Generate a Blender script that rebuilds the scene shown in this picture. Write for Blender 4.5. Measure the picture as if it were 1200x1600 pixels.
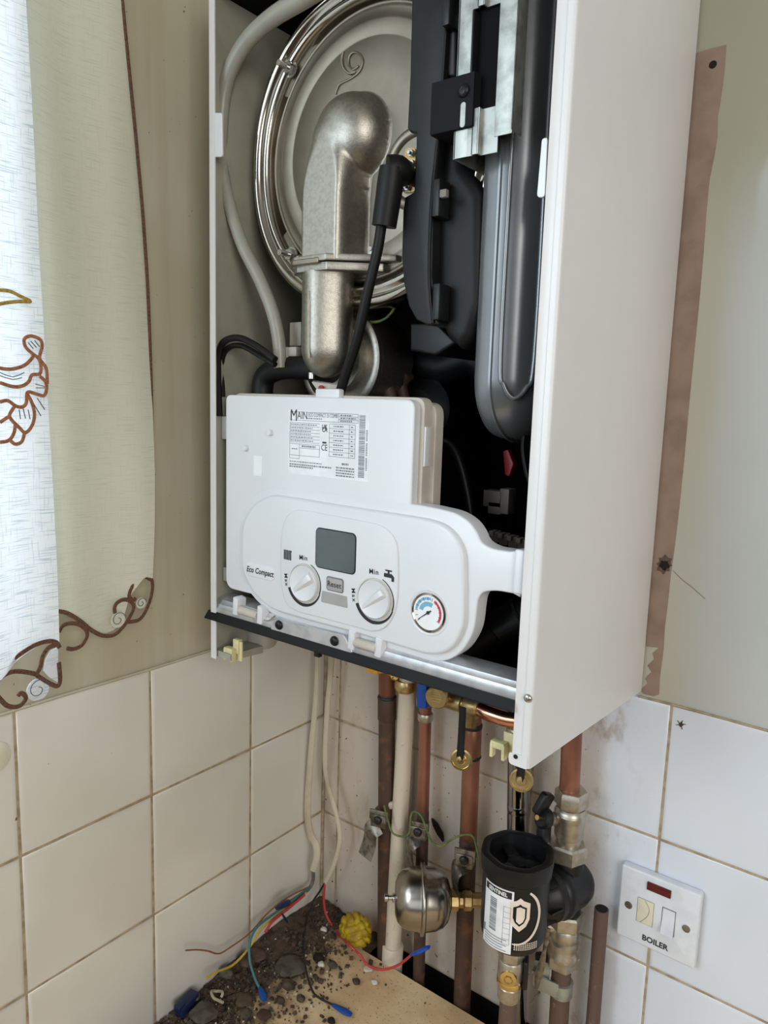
import bpy, bmesh, math, random
from mathutils import Vector, Matrix
random.seed(7)
for o in list(bpy.data.objects): bpy.data.objects.remove(o, do_unlink=True)
SC = bpy.context.scene; COL = SC.collection
PI = math.pi
# ------------------------------------------------------------------ camera
CAM = Vector((0.6844, -0.7724, 0.3040)); FPX = 1149.025
def rotm(rx, ry, rz): return Matrix.Rotation(rz, 3, 'Z') @ Matrix.Rotation(ry, 3, 'Y') @ Matrix.Rotation(rx, 3, 'X')
CR = rotm(1.425, -.031, .654)
cam = bpy.data.cameras.new('camera'); co = bpy.data.objects.new('camera', cam); COL.objects.link(co)
co.matrix_world = Matrix.Translation(CAM) @ CR.to_4x4()
cam.sensor_fit = 'VERTICAL'; cam.sensor_height = 24; cam.lens = FPX / 1600 * 24; cam.clip_start = .01
SC.camera = co
# ------------------------------------------------------------------ light
SC.view_settings.view_transform = 'Standard'; SC.view_settings.look = 'None'
SC.view_settings.exposure = 0.3; SC.view_settings.gamma = 1; SC.view_settings.use_curve_mapping = False
w = bpy.data.worlds.new('world'); SC.world = w; w.use_nodes = True
w.node_tree.nodes['Background'].inputs[0].default_value = (.80, .90, 1, 1)
w.node_tree.nodes['Background'].inputs[1].default_value = .6
def area(name, loc, target, sx, sy, power, col):
    l = bpy.data.lights.new(name, 'AREA'); l.shape = 'RECTANGLE'; l.size = sx; l.size_y = sy; l.energy = power; l.color = col
    o = bpy.data.objects.new(name, l); COL.objects.link(o); o.location = loc
    o.rotation_euler = (Vector(target) - Vector(loc)).to_track_quat('-Z', 'Y').to_euler(); return o
area('window_daylight', (-.18, -1.22, .50), (.9, -.62, .1), 1.4, .85, 21, (.76, .89, 1))
area('room_fill', (2.3, -1.7, .75), (.3, -.1, .1), 1.0, 1.3, 23, (1, .97, .93))  # added fill for bounce from the room on the right, source unseen
area('front_fill', (.75, -3.2, .45), (.45, 0, -.05), 1.5, 1.5, 7, (.84, .92, 1))  # added weak fill from the front, no such opening is seen

# ------------------------------------------------------------------ materials
def lin(c):
    c = c / 255; return c / 12.92 if c <= .04045 else ((c + .055) / 1.055) ** 2.4
def rgb(r, g, b): return (lin(r), lin(g), lin(b), 1)
class NT:
    def __init__(s, name):
        s.m = bpy.data.materials.new(name); s.m.use_nodes = True; s.t = s.m.node_tree; s.n = s.t.nodes
        s.b = s.n['Principled BSDF']; s.geo = None
    def new(s, k, **kw):
        n = s.n.new(k)
        for a, v in kw.items(): setattr(n, a, v)
        return n
    def link(s, a, b): s.t.links.new(a, b)
    def pos(s):
        if not s.geo: s.geo = s.new('ShaderNodeNewGeometry')
        return s.geo.outputs['Position']
    def noise(s, scale, detail=4, stretch=None, rough=.55):
        n = s.new('ShaderNodeTexNoise'); n.inputs['Scale'].default_value = scale; n.inputs['Detail'].default_value = detail; n.inputs['Roughness'].default_value = rough
        src = s.pos()
        if stretch:
            m = s.new('ShaderNodeMapping'); m.inputs['Scale'].default_value = stretch; s.link(src, m.inputs['Vector']); src = m.outputs[0]
        s.link(src, n.inputs['Vector']); return n.outputs['Fac']
    def ramp(s, src, lo, hi, a=0., b=1.):
        r = s.new('ShaderNodeMapRange'); r.interpolation_type = 'SMOOTHSTEP'
        for i, v in zip(('From Min', 'From Max', 'To Min', 'To Max'), (lo, hi, a, b)): r.inputs[i].default_value = v
        s.link(src, r.inputs['Value']); return r.outputs['Result']
    def math(s, op, a, b=None):
        m = s.new('ShaderNodeMath', operation=op)
        for i, v in enumerate((a, b)):
            if v is None: continue
            if isinstance(v, (int, float)): m.inputs[i].default_value = v
            else: s.link(v, m.inputs[i])
        return m.outputs[0]
    def mix(s, fac, a, b):
        m = s.new('ShaderNodeMix', data_type='RGBA')
        if isinstance(fac, (int, float)): m.inputs[0].default_value = fac
        else: s.link(fac, m.inputs[0])
        for i, v in ((6, a), (7, b)):
            if isinstance(v, tuple): m.inputs[i].default_value = v
            else: s.link(v, m.inputs[i])
        return m.outputs[2]
    def xyz(s):
        x = s.new('ShaderNodeSeparateXYZ'); s.link(s.pos(), x.inputs[0]); return x.outputs
    def color(s, c):
        if isinstance(c, tuple): s.b.inputs['Base Color'].default_value = c
        else: s.link(c, s.b.inputs['Base Color'])
    def bump(s, h, strength=.2, dist=.001):
        b = s.new('ShaderNodeBump'); b.inputs['Strength'].default_value = strength; b.inputs['Distance'].default_value = dist
        s.link(h, b.inputs['Height']); s.link(b.outputs[0], s.b.inputs['Normal'])
def mat(name, col, rough=.5, metal=0, col2=None, ns=40, bump=0, bs=200, bd=.0005, lo=.4, hi=.65, stretch=None, **kw):
    t = NT(name); t.b.inputs['Roughness'].default_value = rough; t.b.inputs['Metallic'].default_value = metal
    c2 = col2 or tuple([x * .9 for x in col[:3]] + [1])
    t.color(t.mix(t.ramp(t.noise(ns, 5, stretch), lo, hi), col, c2))
    if bump: t.bump(t.noise(bs, 3), bump, bd)
    for k, v in kw.items(): t.b.inputs[k.replace('_', ' ')].default_value = v
    return t.m
M = {}
M['case'] = mat('white_enamel', rgb(224, 222, 220), .34, ns=6, col2=rgb(219, 218, 216), bump=.05, bs=900)
M['plastic'] = mat('white_plastic', rgb(224, 226, 228), .3, ns=8, col2=rgb(221, 223, 226))
M['plastic2'] = mat('pale_grey_plastic', rgb(198, 190, 178), .4)
M['sticker'] = mat('sticker_paper', rgb(240, 242, 244), .35)
M['ink'] = mat('black_ink', rgb(38, 38, 40), .5)
M['greyink'] = mat('grey_ink', rgb(120, 124, 128), .6)
M['grey'] = mat('grey_button', rgb(168, 168, 164), .4)
M['red'] = mat('red_plastic', rgb(150, 22, 24), .4)
M['redink'] = mat('red_ink', rgb(205, 60, 80), .5)
M['blueink'] = mat('blue_ink', rgb(120, 180, 205), .5)
M['black'] = mat('black_plastic', rgb(20, 21, 23), .42, col2=rgb(14, 15, 16), bump=.12, bs=700, Specular_IOR_Level=.38)
M['dark'] = mat('interior_shade_black', rgb(8, 8, 9), .7, Specular_IOR_Level=.15)  # near-black paints in the shade inside the casing and behind the board
M['rubber'] = mat('black_rubber', rgb(18, 18, 19), .5, bump=.1, bs=600, Specular_IOR_Level=.3)
M['pad'] = mat('matt_black_bracket', rgb(28, 29, 31), .7, Specular_IOR_Level=.15)
M['inner'] = mat('inner_side_paint', rgb(160, 158, 142), .5)
M['galv'] = mat('galvanised_steel', rgb(184, 187, 181), .5, .8, col2=rgb(152, 155, 149), ns=60, bump=.1, bs=400)
M['rail'] = mat('bright_zinc_rail', rgb(216, 218, 220), .42, .75, col2=rgb(196, 198, 202), ns=60, bump=.08, bs=400)
M['chrome'] = mat('polished_stainless', rgb(176, 170, 160), .16, 1, ns=14, col2=rgb(160, 152, 140))
M['bulb'] = mat('brushed_stainless', rgb(172, 166, 156), .24, 1, ns=14, col2=rgb(150, 144, 134))
M['door'] = mat('satin_aluminium', rgb(152, 144, 130), .48, 1, ns=50, col2=rgb(146, 138, 124), bump=.12, bs=900, bd=.0003)
M['cast'] = mat('cast_aluminium', rgb(172, 168, 158), .42, 1, ns=300, col2=rgb(160, 156, 146), bump=.35, bs=900, bd=.0005)
M['vessel'] = mat('grey_vessel_paint', rgb(128, 131, 133), .26, .55, col2=rgb(124, 127, 129))
M['nickel'] = mat('nickel_plated_brass', rgb(196, 190, 178), .4, .9, ns=90, col2=rgb(176, 166, 148), bump=.1, bs=400)
M['brass'] = mat('brass', rgb(204, 180, 128), .34, .9, ns=80, col2=rgb(176, 150, 100), bump=.15, bs=500)
M['brass2'] = mat('bright_brass', rgb(232, 204, 140), .22, 1)
M['copper'] = mat('copper', rgb(164, 110, 90), .4, .6, ns=30, col2=rgb(128, 86, 70), bump=.08, bs=200, stretch=(1, 1, .35))
M['copper_dull'] = mat('tarnished_copper', rgb(84, 64, 54), .6, .3, ns=60, col2=rgb(124, 82, 56), lo=.5, hi=.72, bump=.2, bs=500)
M['copper_grey'] = mat('painted_over_copper', rgb(104, 84, 74), .6, .25, ns=150, col2=rgb(150, 130, 112), lo=.6, hi=.75, bump=.2, bs=500)
M['copper_new'] = mat('new_copper', rgb(236, 170, 140), .22, 1)
M['white_pipe'] = mat('aged_white_pvc', rgb(214, 202, 182), .4, ns=120, col2=rgb(160, 138, 108), lo=.62, hi=.8)
M['chromepipe'] = mat('chrome_pipe', rgb(150, 150, 152), .1, 1)
M['cream'] = mat('cream_plastic', rgb(220, 210, 160), .4)
M['blue'] = mat('blue_plastic', rgb(20, 76, 160), .35)
M['blue2'] = mat('bright_blue_crimp', rgb(26, 84, 190), .35)
M['navy'] = mat('navy_plastic', rgb(30, 40, 80), .4)
M['yellow'] = mat('yellow_plastic', rgb(232, 172, 30), .4)
M['putty'] = mat('mustard_putty', rgb(186, 158, 18), .55, ns=80, col2=rgb(150, 120, 14), bump=.3, bs=90, bd=.002)
M['steel'] = mat('dull_steel', rgb(150, 144, 134), .42, .9, ns=120, col2=rgb(104, 96, 84), bump=.3, bs=300)
M['steelbright'] = mat('zinc_screw', rgb(200, 200, 196), .25, 1)
M['greenwire'] = mat('green_yellow_wire', rgb(84, 106, 60), .5, ns=90, col2=rgb(124, 128, 62))
M['teal'] = mat('teal_wire', rgb(70, 120, 120), .45)
M['brownw'] = mat('brown_wire', rgb(150, 92, 60), .5)
M['yelloww'] = mat('yellow_wire', rgb(206, 176, 70), .5)
M['redw'] = mat('red_wire', rgb(196, 62, 66), .4)
M['blackw'] = mat('black_wire', rgb(36, 32, 30), .45)
M['greyw'] = mat('grey_wire', rgb(112, 108, 100), .5)
M['cable'] = mat('painted_grey_cable', rgb(206, 196, 172), .5, ns=9, col2=rgb(152, 136, 108), lo=.4, hi=.62, stretch=(1, 1, .8))
M['tube'] = mat('translucent_tube', rgb(176, 174, 162), .35, Subsurface_Weight=.2, Transmission_Weight=.25)
M['dimgrey'] = mat('dimmed_grey_plastic', rgb(128, 120, 112), .6)  # plastic darkened in colour to suit the shade inside the casing
M['trap'] = mat('translucent_trap', rgb(206, 202, 190), .3, Transmission_Weight=.35)
M['spur'] = mat('white_switch_plastic', rgb(226, 230, 236), .3)
M['neon'] = mat('dark_red_neon', rgb(96, 16, 20), .25)
M['ivory'] = mat('ivory_fuse_carrier', rgb(226, 220, 198), .4)
M['stone'] = mat('brown_rubble', rgb(92, 74, 58), .9, ns=80, col2=rgb(60, 50, 40), bump=.4, bs=300)
M['stone2'] = mat('grey_rubble', rgb(96, 90, 78), .9, ns=80, col2=rgb(70, 64, 54), bump=.4, bs=300)
M['flake'] = mat('white_flake', rgb(220, 214, 200), .7)
M['embroid'] = mat('brown_embroidery', rgb(112, 78, 58), .8, ns=500, col2=rgb(76, 50, 38), bump=.6, bs=900)
M['embroid2'] = mat('orange_brown_embroidery', rgb(176, 120, 84), .8, ns=500, col2=rgb(140, 88, 60), bump=.6, bs=900)
M['gold'] = mat('gold_embroidery', rgb(190, 160, 80), .8, ns=500, col2=rgb(160, 130, 60), bump=.6, bs=900)
M['thread'] = mat('grey_thread', rgb(90, 96, 110), .8)
M['bareplaster'] = mat('bare_pink_plaster', rgb(158, 136, 122), .85, ns=30, col2=rgb(142, 122, 108), bump=.2, bs=200)
M['hole'] = mat('hole_shadow', rgb(30, 22, 18), .9)
M['lcd'] = mat('lcd_glass', rgb(70, 82, 80), .05, Coat_Weight=1.0, Coat_Roughness=.03)

def plaster():
    t = NT('aged_cream_paint'); t.b.inputs['Roughness'].default_value = .55
    x, y, z = t.xyz()
    base = t.mix(t.ramp(t.noise(5, 3), .35, .65), rgb(196, 190, 170), rgb(188, 180, 156))
    # nicotine-yellow streaks run down the wall beside the boiler
    streak = t.math('MULTIPLY', t.ramp(t.noise(34, 3, (1, 1, .05)), .42, .6), t.ramp(y, -.2, -.12, .15, .8))
    base = t.mix(streak, base, rgb(160, 132, 80))
    base = t.mix(t.ramp(t.noise(160, 2), .73, .78), base, rgb(120, 104, 74))
    t.color(base); t.bump(t.noise(30, 4), .12, .002); return t.m
def plaster_back():
    t = NT('off_white_wall_paint'); t.b.inputs['Roughness'].default_value = .5
    x, y, z = t.xyz()
    base = t.mix(t.ramp(t.noise(4, 3), .35, .65), rgb(194, 197, 195), rgb(187, 191, 188))
    band = t.math('MULTIPLY', t.ramp(x, .515, .485), t.ramp(t.noise(9, 3, (1, 1, .3)), .3, .6, .3, 1))
    base = t.mix(band, base, rgb(188, 186, 170))
    # old unpainted patch with a wandering edge at the top
    e = t.math('ADD', t.math('MULTIPLY', t.noise(7, 2), .09), x)
    top = t.math('MULTIPLY', t.ramp(e, .575, .565), t.ramp(z, .42, .58))
    base = t.mix(top, base, rgb(170, 170, 148))
    t.color(base); t.bump(t.noise(40, 4), .12, .002); return t.m
def tiles(grime):
    t = NT('glazed_white_tile_grimy' if grime else 'glazed_white_tile'); t.b.inputs['Roughness'].default_value = .16
    x, y, z = t.xyz()
    if grime: a, b = rgb(224, 230, 240), rgb(218, 224, 233)
    else: a, b = rgb(228, 225, 216), rgb(220, 216, 205)
    base = t.mix(t.ramp(t.noise(7, 2), .35, .65), a, b)
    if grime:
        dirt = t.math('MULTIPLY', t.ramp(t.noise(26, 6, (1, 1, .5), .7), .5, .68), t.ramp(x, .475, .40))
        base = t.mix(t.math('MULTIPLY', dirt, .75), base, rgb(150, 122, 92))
        grime_shade = t.math('MULTIPLY', t.ramp(t.math('ADD', x, t.math('MULTIPLY', t.noise(12, 3), .06)), .475, .40), .8)  # grime film, deepened to paint in the shade under the boiler
        base = t.mix(grime_shade, base, rgb(204, 186, 164))
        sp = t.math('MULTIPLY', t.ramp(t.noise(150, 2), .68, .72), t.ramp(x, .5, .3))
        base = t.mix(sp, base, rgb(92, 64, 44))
    base = t.mix(t.ramp(t.noise(70, 2), .765, .785), base, rgb(130, 112, 88))
    t.color(base); t.bump(t.noise(14, 2), .06, .002); return t.m
def board():
    t = NT('bare_chipboard_top'); t.b.inputs['Roughness'].default_value = .7
    x, y, z = t.xyz()
    base = t.mix(t.ramp(t.noise(16, 5), .35, .7), rgb(230, 204, 162), rgb(208, 176, 132))
    base = t.mix(t.ramp(t.noise(260, 3), .6, .7), base, rgb(150, 122, 90))
    d = t.math('ADD', x, t.math('MULTIPLY', t.noise(30, 5), .12))
    dirt = t.math('MULTIPLY', t.ramp(d, .19, .10), t.ramp(t.noise(90, 5), .3, .52))
    base = t.mix(dirt, base, rgb(84, 66, 50))
    w_ = t.math('ABSOLUTE', t.math('ADD', t.math('ADD', y, t.math('MULTIPLY', x, .25)), t.math('ADD', t.math('MULTIPLY', t.noise(9, 2), .05), .12)))
    base = t.mix(t.math('MULTIPLY', t.ramp(w_, .012, .0), .5), base, rgb(150, 110, 66))
    t.color(base); t.bump(t.noise(300, 3), .3, .001); return t.m
def cloth(name, a, b, tr, line):
    t = NT(name); x, y, z = t.xyz()
    n1 = t.noise(1, 1, (2, 40, 1150)); n2 = t.noise(1, 1, (2, 1000, 45))
    ln = t.math('MAXIMUM', t.ramp(n1, .56, .66), t.math('MULTIPLY', t.ramp(n2, .6, .7), .7))
    col = t.mix(t.math('MULTIPLY', ln, line), a, b)
    d = t.new('ShaderNodeBsdfDiffuse'); u = t.new('ShaderNodeBsdfTranslucent'); mx = t.new('ShaderNodeMixShader'); mx.inputs[0].default_value = tr
    t.link(col, d.inputs[0]); t.link(col, u.inputs[0]); t.link(d.outputs[0], mx.inputs[1]); t.link(u.outputs[0], mx.inputs[2])
    t.link(mx.outputs[0], t.n['Material Output'].inputs[0]); t.n.remove(t.b); return t.m
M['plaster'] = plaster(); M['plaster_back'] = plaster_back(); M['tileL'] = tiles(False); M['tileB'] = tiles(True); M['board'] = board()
M['grout'] = mat('dirty_grout', rgb(182, 166, 140), .9, ns=60, col2=rgb(150, 134, 108), bump=.3, bs=300)
M['cloth_back'] = cloth('lined_curtain_cloth', rgb(222, 222, 204), rgb(200, 200, 184), .1, .5)
M['cloth_front'] = cloth('sheer_curtain_cloth', rgb(236, 238, 240), rgb(176, 190, 202), .34, .7)
M['room'] = mat('room_paint', rgb(168, 163, 154), .8)
M['floor'] = mat('brown_floor', rgb(120, 96, 74), .6)

# ------------------------------------------------------------------ pixel ray onto a known plane (placement of real things)
def at(u, v, x=None, y=None, z=None):
    d = CR @ Vector(((u - 600) / FPX, -(v - 800) / FPX, -1))
    if x is not None: t = (x - CAM.x) / d.x
    elif y is not None: t = (y - CAM.y) / d.y
    else: t = (z - CAM.z) / d.z
    return CAM + d * t
def xz(pts, y):
    r = [at(u, v, y=y) for u, v in pts]; return [(p.x, p.z) for p in r]
# ------------------------------------------------------------------ mesh helpers
def BM(): return bmesh.new()
def merge(bm, t):
    me = bpy.data.meshes.new('t'); t.to_mesh(me); t.free(); bm.from_mesh(me); bpy.data.meshes.remove(me); return bm
def box(bm, x0, x1, y0, y1, z0, z1, bev=0, seg=2):
    t = BM(); bmesh.ops.create_cube(t, size=1)
    for v in t.verts: v.co = Vector(((x0 + x1) / 2 + v.co.x * (x1 - x0), (y0 + y1) / 2 + v.co.y * (y1 - y0), (z0 + z1) / 2 + v.co.z * (z1 - z0)))
    if bev: bmesh.ops.bevel(t, geom=t.edges[:], offset=bev, segments=seg, profile=.5, affect='EDGES')
    return merge(bm, t)
def obox(bm, c, ax, ay, sx, sy, sz, bev=0, seg=2):          # oriented box: centre, two axes, sizes
    t = BM(); bmesh.ops.create_cube(t, size=1); ax = Vector(ax).normalized(); az = ax.cross(Vector(ay)).normalized(); ay = az.cross(ax)
    if bev:
        for v in t.verts: v.co = Vector((v.co.x * sx, v.co.y * sy, v.co.z * sz))
        bmesh.ops.bevel(t, geom=t.edges[:], offset=bev, segments=seg, profile=.5, affect='EDGES')
        sx = sy = sz = 1
    for v in t.verts: v.co = Vector(c) + ax * v.co.x * sx + ay * v.co.y * sy + az * v.co.z * sz
    return merge(bm, t)
def prism(bm, pts, a0, a1, axis='y', bev=0, seg=3, both=False):   # outline extruded along an axis; the rim at a0 may be bevelled
    f = {'y': lambda p, a: (p[0], a, p[1]), 'z': lambda p, a: (p[0], p[1], a), 'x': lambda p, a: (a, p[0], p[1])}[axis]
    t = BM(); A = [t.verts.new(f(p, a0)) for p in pts]; B = [t.verts.new(f(p, a1)) for p in pts]; n = len(pts)
    fa = t.faces.new(A); fb = t.faces.new(B[::-1])
    for i in range(n): t.faces.new((A[i], B[i], B[(i + 1) % n], A[(i + 1) % n]))
    bmesh.ops.recalc_face_normals(t, faces=t.faces[:])
    if bev:
        ed = list(fa.edges) + (list(fb.edges) if both else [])
        bmesh.ops.bevel(t, geom=ed, offset=bev, segments=seg, profile=.5, affect='EDGES', clamp_overlap=True)
    return merge(bm, t)
def rrect(x0, x1, z0, z1, r, n=6):
    o = []
    for cx, cz, a in ((x1 - r, z1 - r, 0), (x0 + r, z1 - r, 90), (x0 + r, z0 + r, 180), (x1 - r, z0 + r, 270)):
        for k in range(n + 1):
            t = math.radians(a + 90 * k / n); o.append((cx + r * math.cos(t), cz + r * math.sin(t)))
    return o
def rpoly(pts, rs, n=6):                                     # polygon with rounded corners
    o = []; N = len(pts)
    for i in range(N):
        p = Vector(pts[i]); a = Vector(pts[i - 1]); b = Vector(pts[(i + 1) % N]); r = rs[i] if isinstance(rs, (list, tuple)) else rs
        if r <= 0: o.append(tuple(p)); continue
        d1 = (a - p); d2 = (b - p); l1 = d1.length; l2 = d2.length; d1.normalize(); d2.normalize()
        ang = d1.angle(d2); q = min(r / max(math.tan(ang / 2), 1e-3), l1 * .49, l2 * .49)
        s = p + d1 * q; e = p + d2 * q
        for k in range(n + 1):
            t = k / n; o.append(tuple(s * (1 - t) ** 2 + p * 2 * t * (1 - t) + e * t * t))
    return o
def smooth(pts, k=6, closed=False):
    P = [Vector(p) for p in pts]; N = len(P); o = []
    for i in range(N if closed else N - 1):
        if closed: a, b, c, d = P[i - 1], P[i], P[(i + 1) % N], P[(i + 2) % N]
        else: a, b, c, d = P[max(i - 1, 0)], P[i], P[i + 1], P[min(i + 2, N - 1)]
        for j in range(k):
            t = j / k; o.append(.5 * ((2 * b) + (c - a) * t + (2 * a - 5 * b + 4 * c - d) * t * t + (3 * b - a - 3 * c + d) * t ** 3))
    if not closed: o.append(P[-1])
    return o
def tube(bm, pts, r, seg=12, k=6, flat=None, closed=False):
    P = smooth(pts, k, closed) if k > 1 else [Vector(p) for p in pts]; n = len(P)
    R = r if callable(r) else ((lambda t: r) if not isinstance(r, (list, tuple)) else (lambda t: r[min(int(t * (len(r) - 1)), len(r) - 2)] * (1 - (t * (len(r) - 1)) % 1 if t < 1 else 0) + r[min(int(t * (len(r) - 1)) + 1, len(r) - 1)] * ((t * (len(r) - 1)) % 1 if t < 1 else 1)))
    up = Vector((0, 0, 1)); T0 = (P[1] - P[0]).normalized()
    N = (T0.cross(up) if abs(T0.dot(up)) < .95 else T0.cross(Vector((0, 1, 0)))).normalized()
    if flat: N = (Vector(flat[0]) - T0 * T0.dot(Vector(flat[0]))).normalized()
    rings = []
    for i in range(n):
        a = P[i - 1] if i or closed else P[0]; b = P[(i + 1) % n] if (i < n - 1 or closed) else P[-1]
        T = (b - a).normalized(); N = (N - T * N.dot(T)).normalized(); B = T.cross(N); rr = R(i / (n - 1))
        f1, f2 = (flat[1], flat[2]) if flat else (1, 1)
        rings.append([bm.verts.new(P[i] + N * (math.cos(q) * rr * f1) + B * (math.sin(q) * rr * f2)) for q in [2 * PI * j / seg for j in range(seg)]])
    for i in range(n if closed else n - 1):
        A = rings[i]; Bq = rings[(i + 1) % n]
        for j in range(seg): bm.faces.new((A[j], A[(j + 1) % seg], Bq[(j + 1) % seg], Bq[j]))
    if not closed: bm.faces.new(rings[0][::-1]); bm.faces.new(rings[-1])
    return bm
def lathe(bm, prof, o, axis=(0, 0, 1), seg=32, shape=None, rot=0, caps=True):   # prof: (radius, distance along the axis)
    ax = Vector(axis).normalized(); u = ax.cross(Vector((0, 0, 1)))
    if u.length < .1: u = Vector((1, 0, 0)) - ax * ax.x
    u.normalize(); v = ax.cross(u); o = Vector(o); rings = []
    for r, t in prof:
        ring = []
        for j in range(seg):
            a = 2 * PI * j / seg + rot; k = shape(a) if shape else 1
            ring.append(bm.verts.new(o + ax * t + (u * math.cos(a) + v * math.sin(a)) * r * k))
        rings.append(ring)
    for A, B in zip(rings, rings[1:]):
        for j in range(seg): bm.faces.new((A[j], A[(j + 1) % seg], B[(j + 1) % seg], B[j]))
    if caps: bm.faces.new(rings[0][::-1]); bm.faces.new(rings[-1])
    return bm
def hexnut(bm, o, axis, r, h, rot=0):
    return lathe(bm, [(r * .9, 0), (r, h * .12), (r, h * .88), (r * .9, h)], o, axis, 6, rot=rot)
def cyl(bm, o, axis, r, h, seg=24, bev=0):
    b = bev or r * .02; return lathe(bm, [(r - b, 0), (r, b), (r, h - b), (r - b, h)], o, axis, seg)
def screw(bm, c, axis, r):                                   # domed cross-head screw
    ax = Vector(axis).normalized(); u = ax.cross(Vector((0, 0, 1))).normalized(); v = ax.cross(u)
    lathe(bm, [(r, 0), (r, r * .15), (r * .8, r * .45), (r * .45, r * .6)], c, axis, 20)
    for a, b in ((u, v), (v, u)): obox(bm, Vector(c) + ax * r * .6, a, b, r * .75, r * .16, r * .12)
    return bm
def wloc(o):
    v = Vector((0, 0, 0))
    while o: v += o.location; o = o.parent
    return v
def mk(name, bm, m, parent=None, label=None, sharp=35, org=None, base=False):
    bmesh.ops.recalc_face_normals(bm, faces=bm.faces[:])
    cs = [v.co for v in bm.verts]
    lo = Vector([min(c[i] for c in cs) for i in range(3)]); hi = Vector([max(c[i] for c in cs) for i in range(3)])
    og = Vector(org) if org else (lo + hi) / 2
    if base or (parent is None and not org): og.z = lo.z
    bmesh.ops.translate(bm, verts=bm.verts, vec=-og)
    me = bpy.data.meshes.new(name); bm.to_mesh(me); bm.free()
    for p in me.polygons: p.use_smooth = True
    try: me.set_sharp_from_angle(angle=math.radians(sharp))
    except Exception: pass
    if isinstance(m, str): m = M[m]
    me.materials.append(m)
    o = bpy.data.objects.new(name, me); COL.objects.link(o)
    if parent: o.parent = parent; o.location = og - wloc(parent)
    else: o.location = og
    if label: o['label'] = label
    return o
def tag(o, label, cat, group=None, kind=None):
    o['label'] = label; o['category'] = cat
    if group: o['group'] = group
    if kind: o['kind'] = kind
    return o
def thing(name, label, cat, loc, group=None):
    o = bpy.data.objects.new(name, None); COL.objects.link(o); o.location = loc; o.empty_display_size = .02
    return tag(o, label, cat, group)
def struct(o): o['kind'] = 'structure'; return o
def textbm(s, size, fmap, shear=0, sx=1, ext=.0, align='CENTER', bold=0, strips=0, spacing=1.0):
    c = bpy.data.curves.new('txt', 'FONT'); c.body = s; c.size = size; c.align_x = align; c.align_y = 'CENTER'; c.shear = shear; c.offset = bold; c.resolution_u = 3; c.space_character = spacing
    o = bpy.data.objects.new('txt', c); COL.objects.link(o); bpy.context.view_layer.update()
    me = bpy.data.meshes.new_from_object(o); bpy.data.objects.remove(o); bpy.data.curves.remove(c)
    bm = BM(); bm.from_mesh(me); bpy.data.meshes.remove(me)
    for v in bm.verts: v.co.x *= sx
    if strips: cut(bm, strips)
    for v in bm.verts: v.co = fmap(v.co.x, v.co.y)
    return bm
def cut(bm, step):
    x0 = min(v.co.x for v in bm.verts); x1 = max(v.co.x for v in bm.verts); x = x0 + step
    while x < x1:
        bmesh.ops.bisect_plane(bm, geom=bm.verts[:] + bm.edges[:] + bm.faces[:], plane_co=(x, 0, 0), plane_no=(1, 0, 0)); x += step
def flatmap(c, y, ang=0):                                    # writing on a plane facing -y
    ca, sa = math.cos(ang), math.sin(ang)
    return lambda a, b: Vector((c[0] + a * ca - b * sa, y, c[1] + a * sa + b * ca))
def ribbon(bm, pts, w, y):                                   # flat stripe in an x-z plane
    n = len(pts); P = [Vector(p) for p in pts]; L = []; Rr = []
    for i in range(n):
        T = (P[min(i + 1, n - 1)] - P[max(i - 1, 0)]).normalized(); N = Vector((-T.y, T.x)); ww = w(i / (n - 1)) if callable(w) else w
        a = P[i] + N * ww / 2; b = P[i] - N * ww / 2
        L.append(bm.verts.new((a.x, y, a.y))); Rr.append(bm.verts.new((b.x, y, b.y)))
    for i in range(n - 1): bm.faces.new((L[i], L[i + 1], Rr[i + 1], Rr[i]))
    return bm

# ================================================================== THE SETTING
T = .1524; A0 = .1443; B0 = .0274; ZT = -.457
# left wall plaster with the window opening hidden behind the curtains
bm = BM(); WY0, WY1, WZ0, WZ1 = -1.9, -.45, .07, 1.15
for (y0, y1, z0, z1) in ((-3.3, WY0, -1.4, 1.5), (WY1, .0, -1.4, 1.5), (WY0, WY1, -1.4, WZ0), (WY0, WY1, WZ1, 1.5)): box(bm, -.12, -.003, y0, y1, z0, z1)
wl = struct(mk('wall_left', bm, 'plaster', org=(0, -1, -.45)))
bm = BM(); box(bm, -.12, 3.2, .003, .12, ZT, 1.5)
wb = struct(mk('wall_back', bm, 'plaster_back', org=(1, 0, -.45)))
bm = BM(); box(bm, -.12, 3.2, .003, .12, -1.4, ZT); struct(mk('wall_back_lower', bm, 'dark', wb))
bm = BM(); box(bm, 3.2, 3.3, -3.4, .12, -1.4, 1.5); struct(mk('wall_right', bm, 'room'))
bm = BM(); box(bm, -.12, 3.3, -3.5, -3.4, -1.4, 1.5); struct(mk('wall_front', bm, 'room'))
bm = BM(); box(bm, -.12, 3.3, -3.5, .12, -1.5, -1.4); struct(mk('floor', bm, 'floor'))
bm = BM(); box(bm, -.12, 3.3, -3.5, .12, 1.5, 1.6); struct(mk('ceiling', bm, 'room'))
bm = BM()
for (y0, y1, z0, z1) in ((WY0, WY1, WZ0, WZ0 + .03), (WY0, WY1, WZ1 - .03, WZ1), (WY0, WY0 + .03, WZ0, WZ1), (WY1 - .03, WY1, WZ0, WZ1), (-1.2, -1.16, WZ0, WZ1)): box(bm, -.1, -.06, y0, y1, z0, z1, .003)
struct(mk('window_1', bm, 'plastic'))
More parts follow.
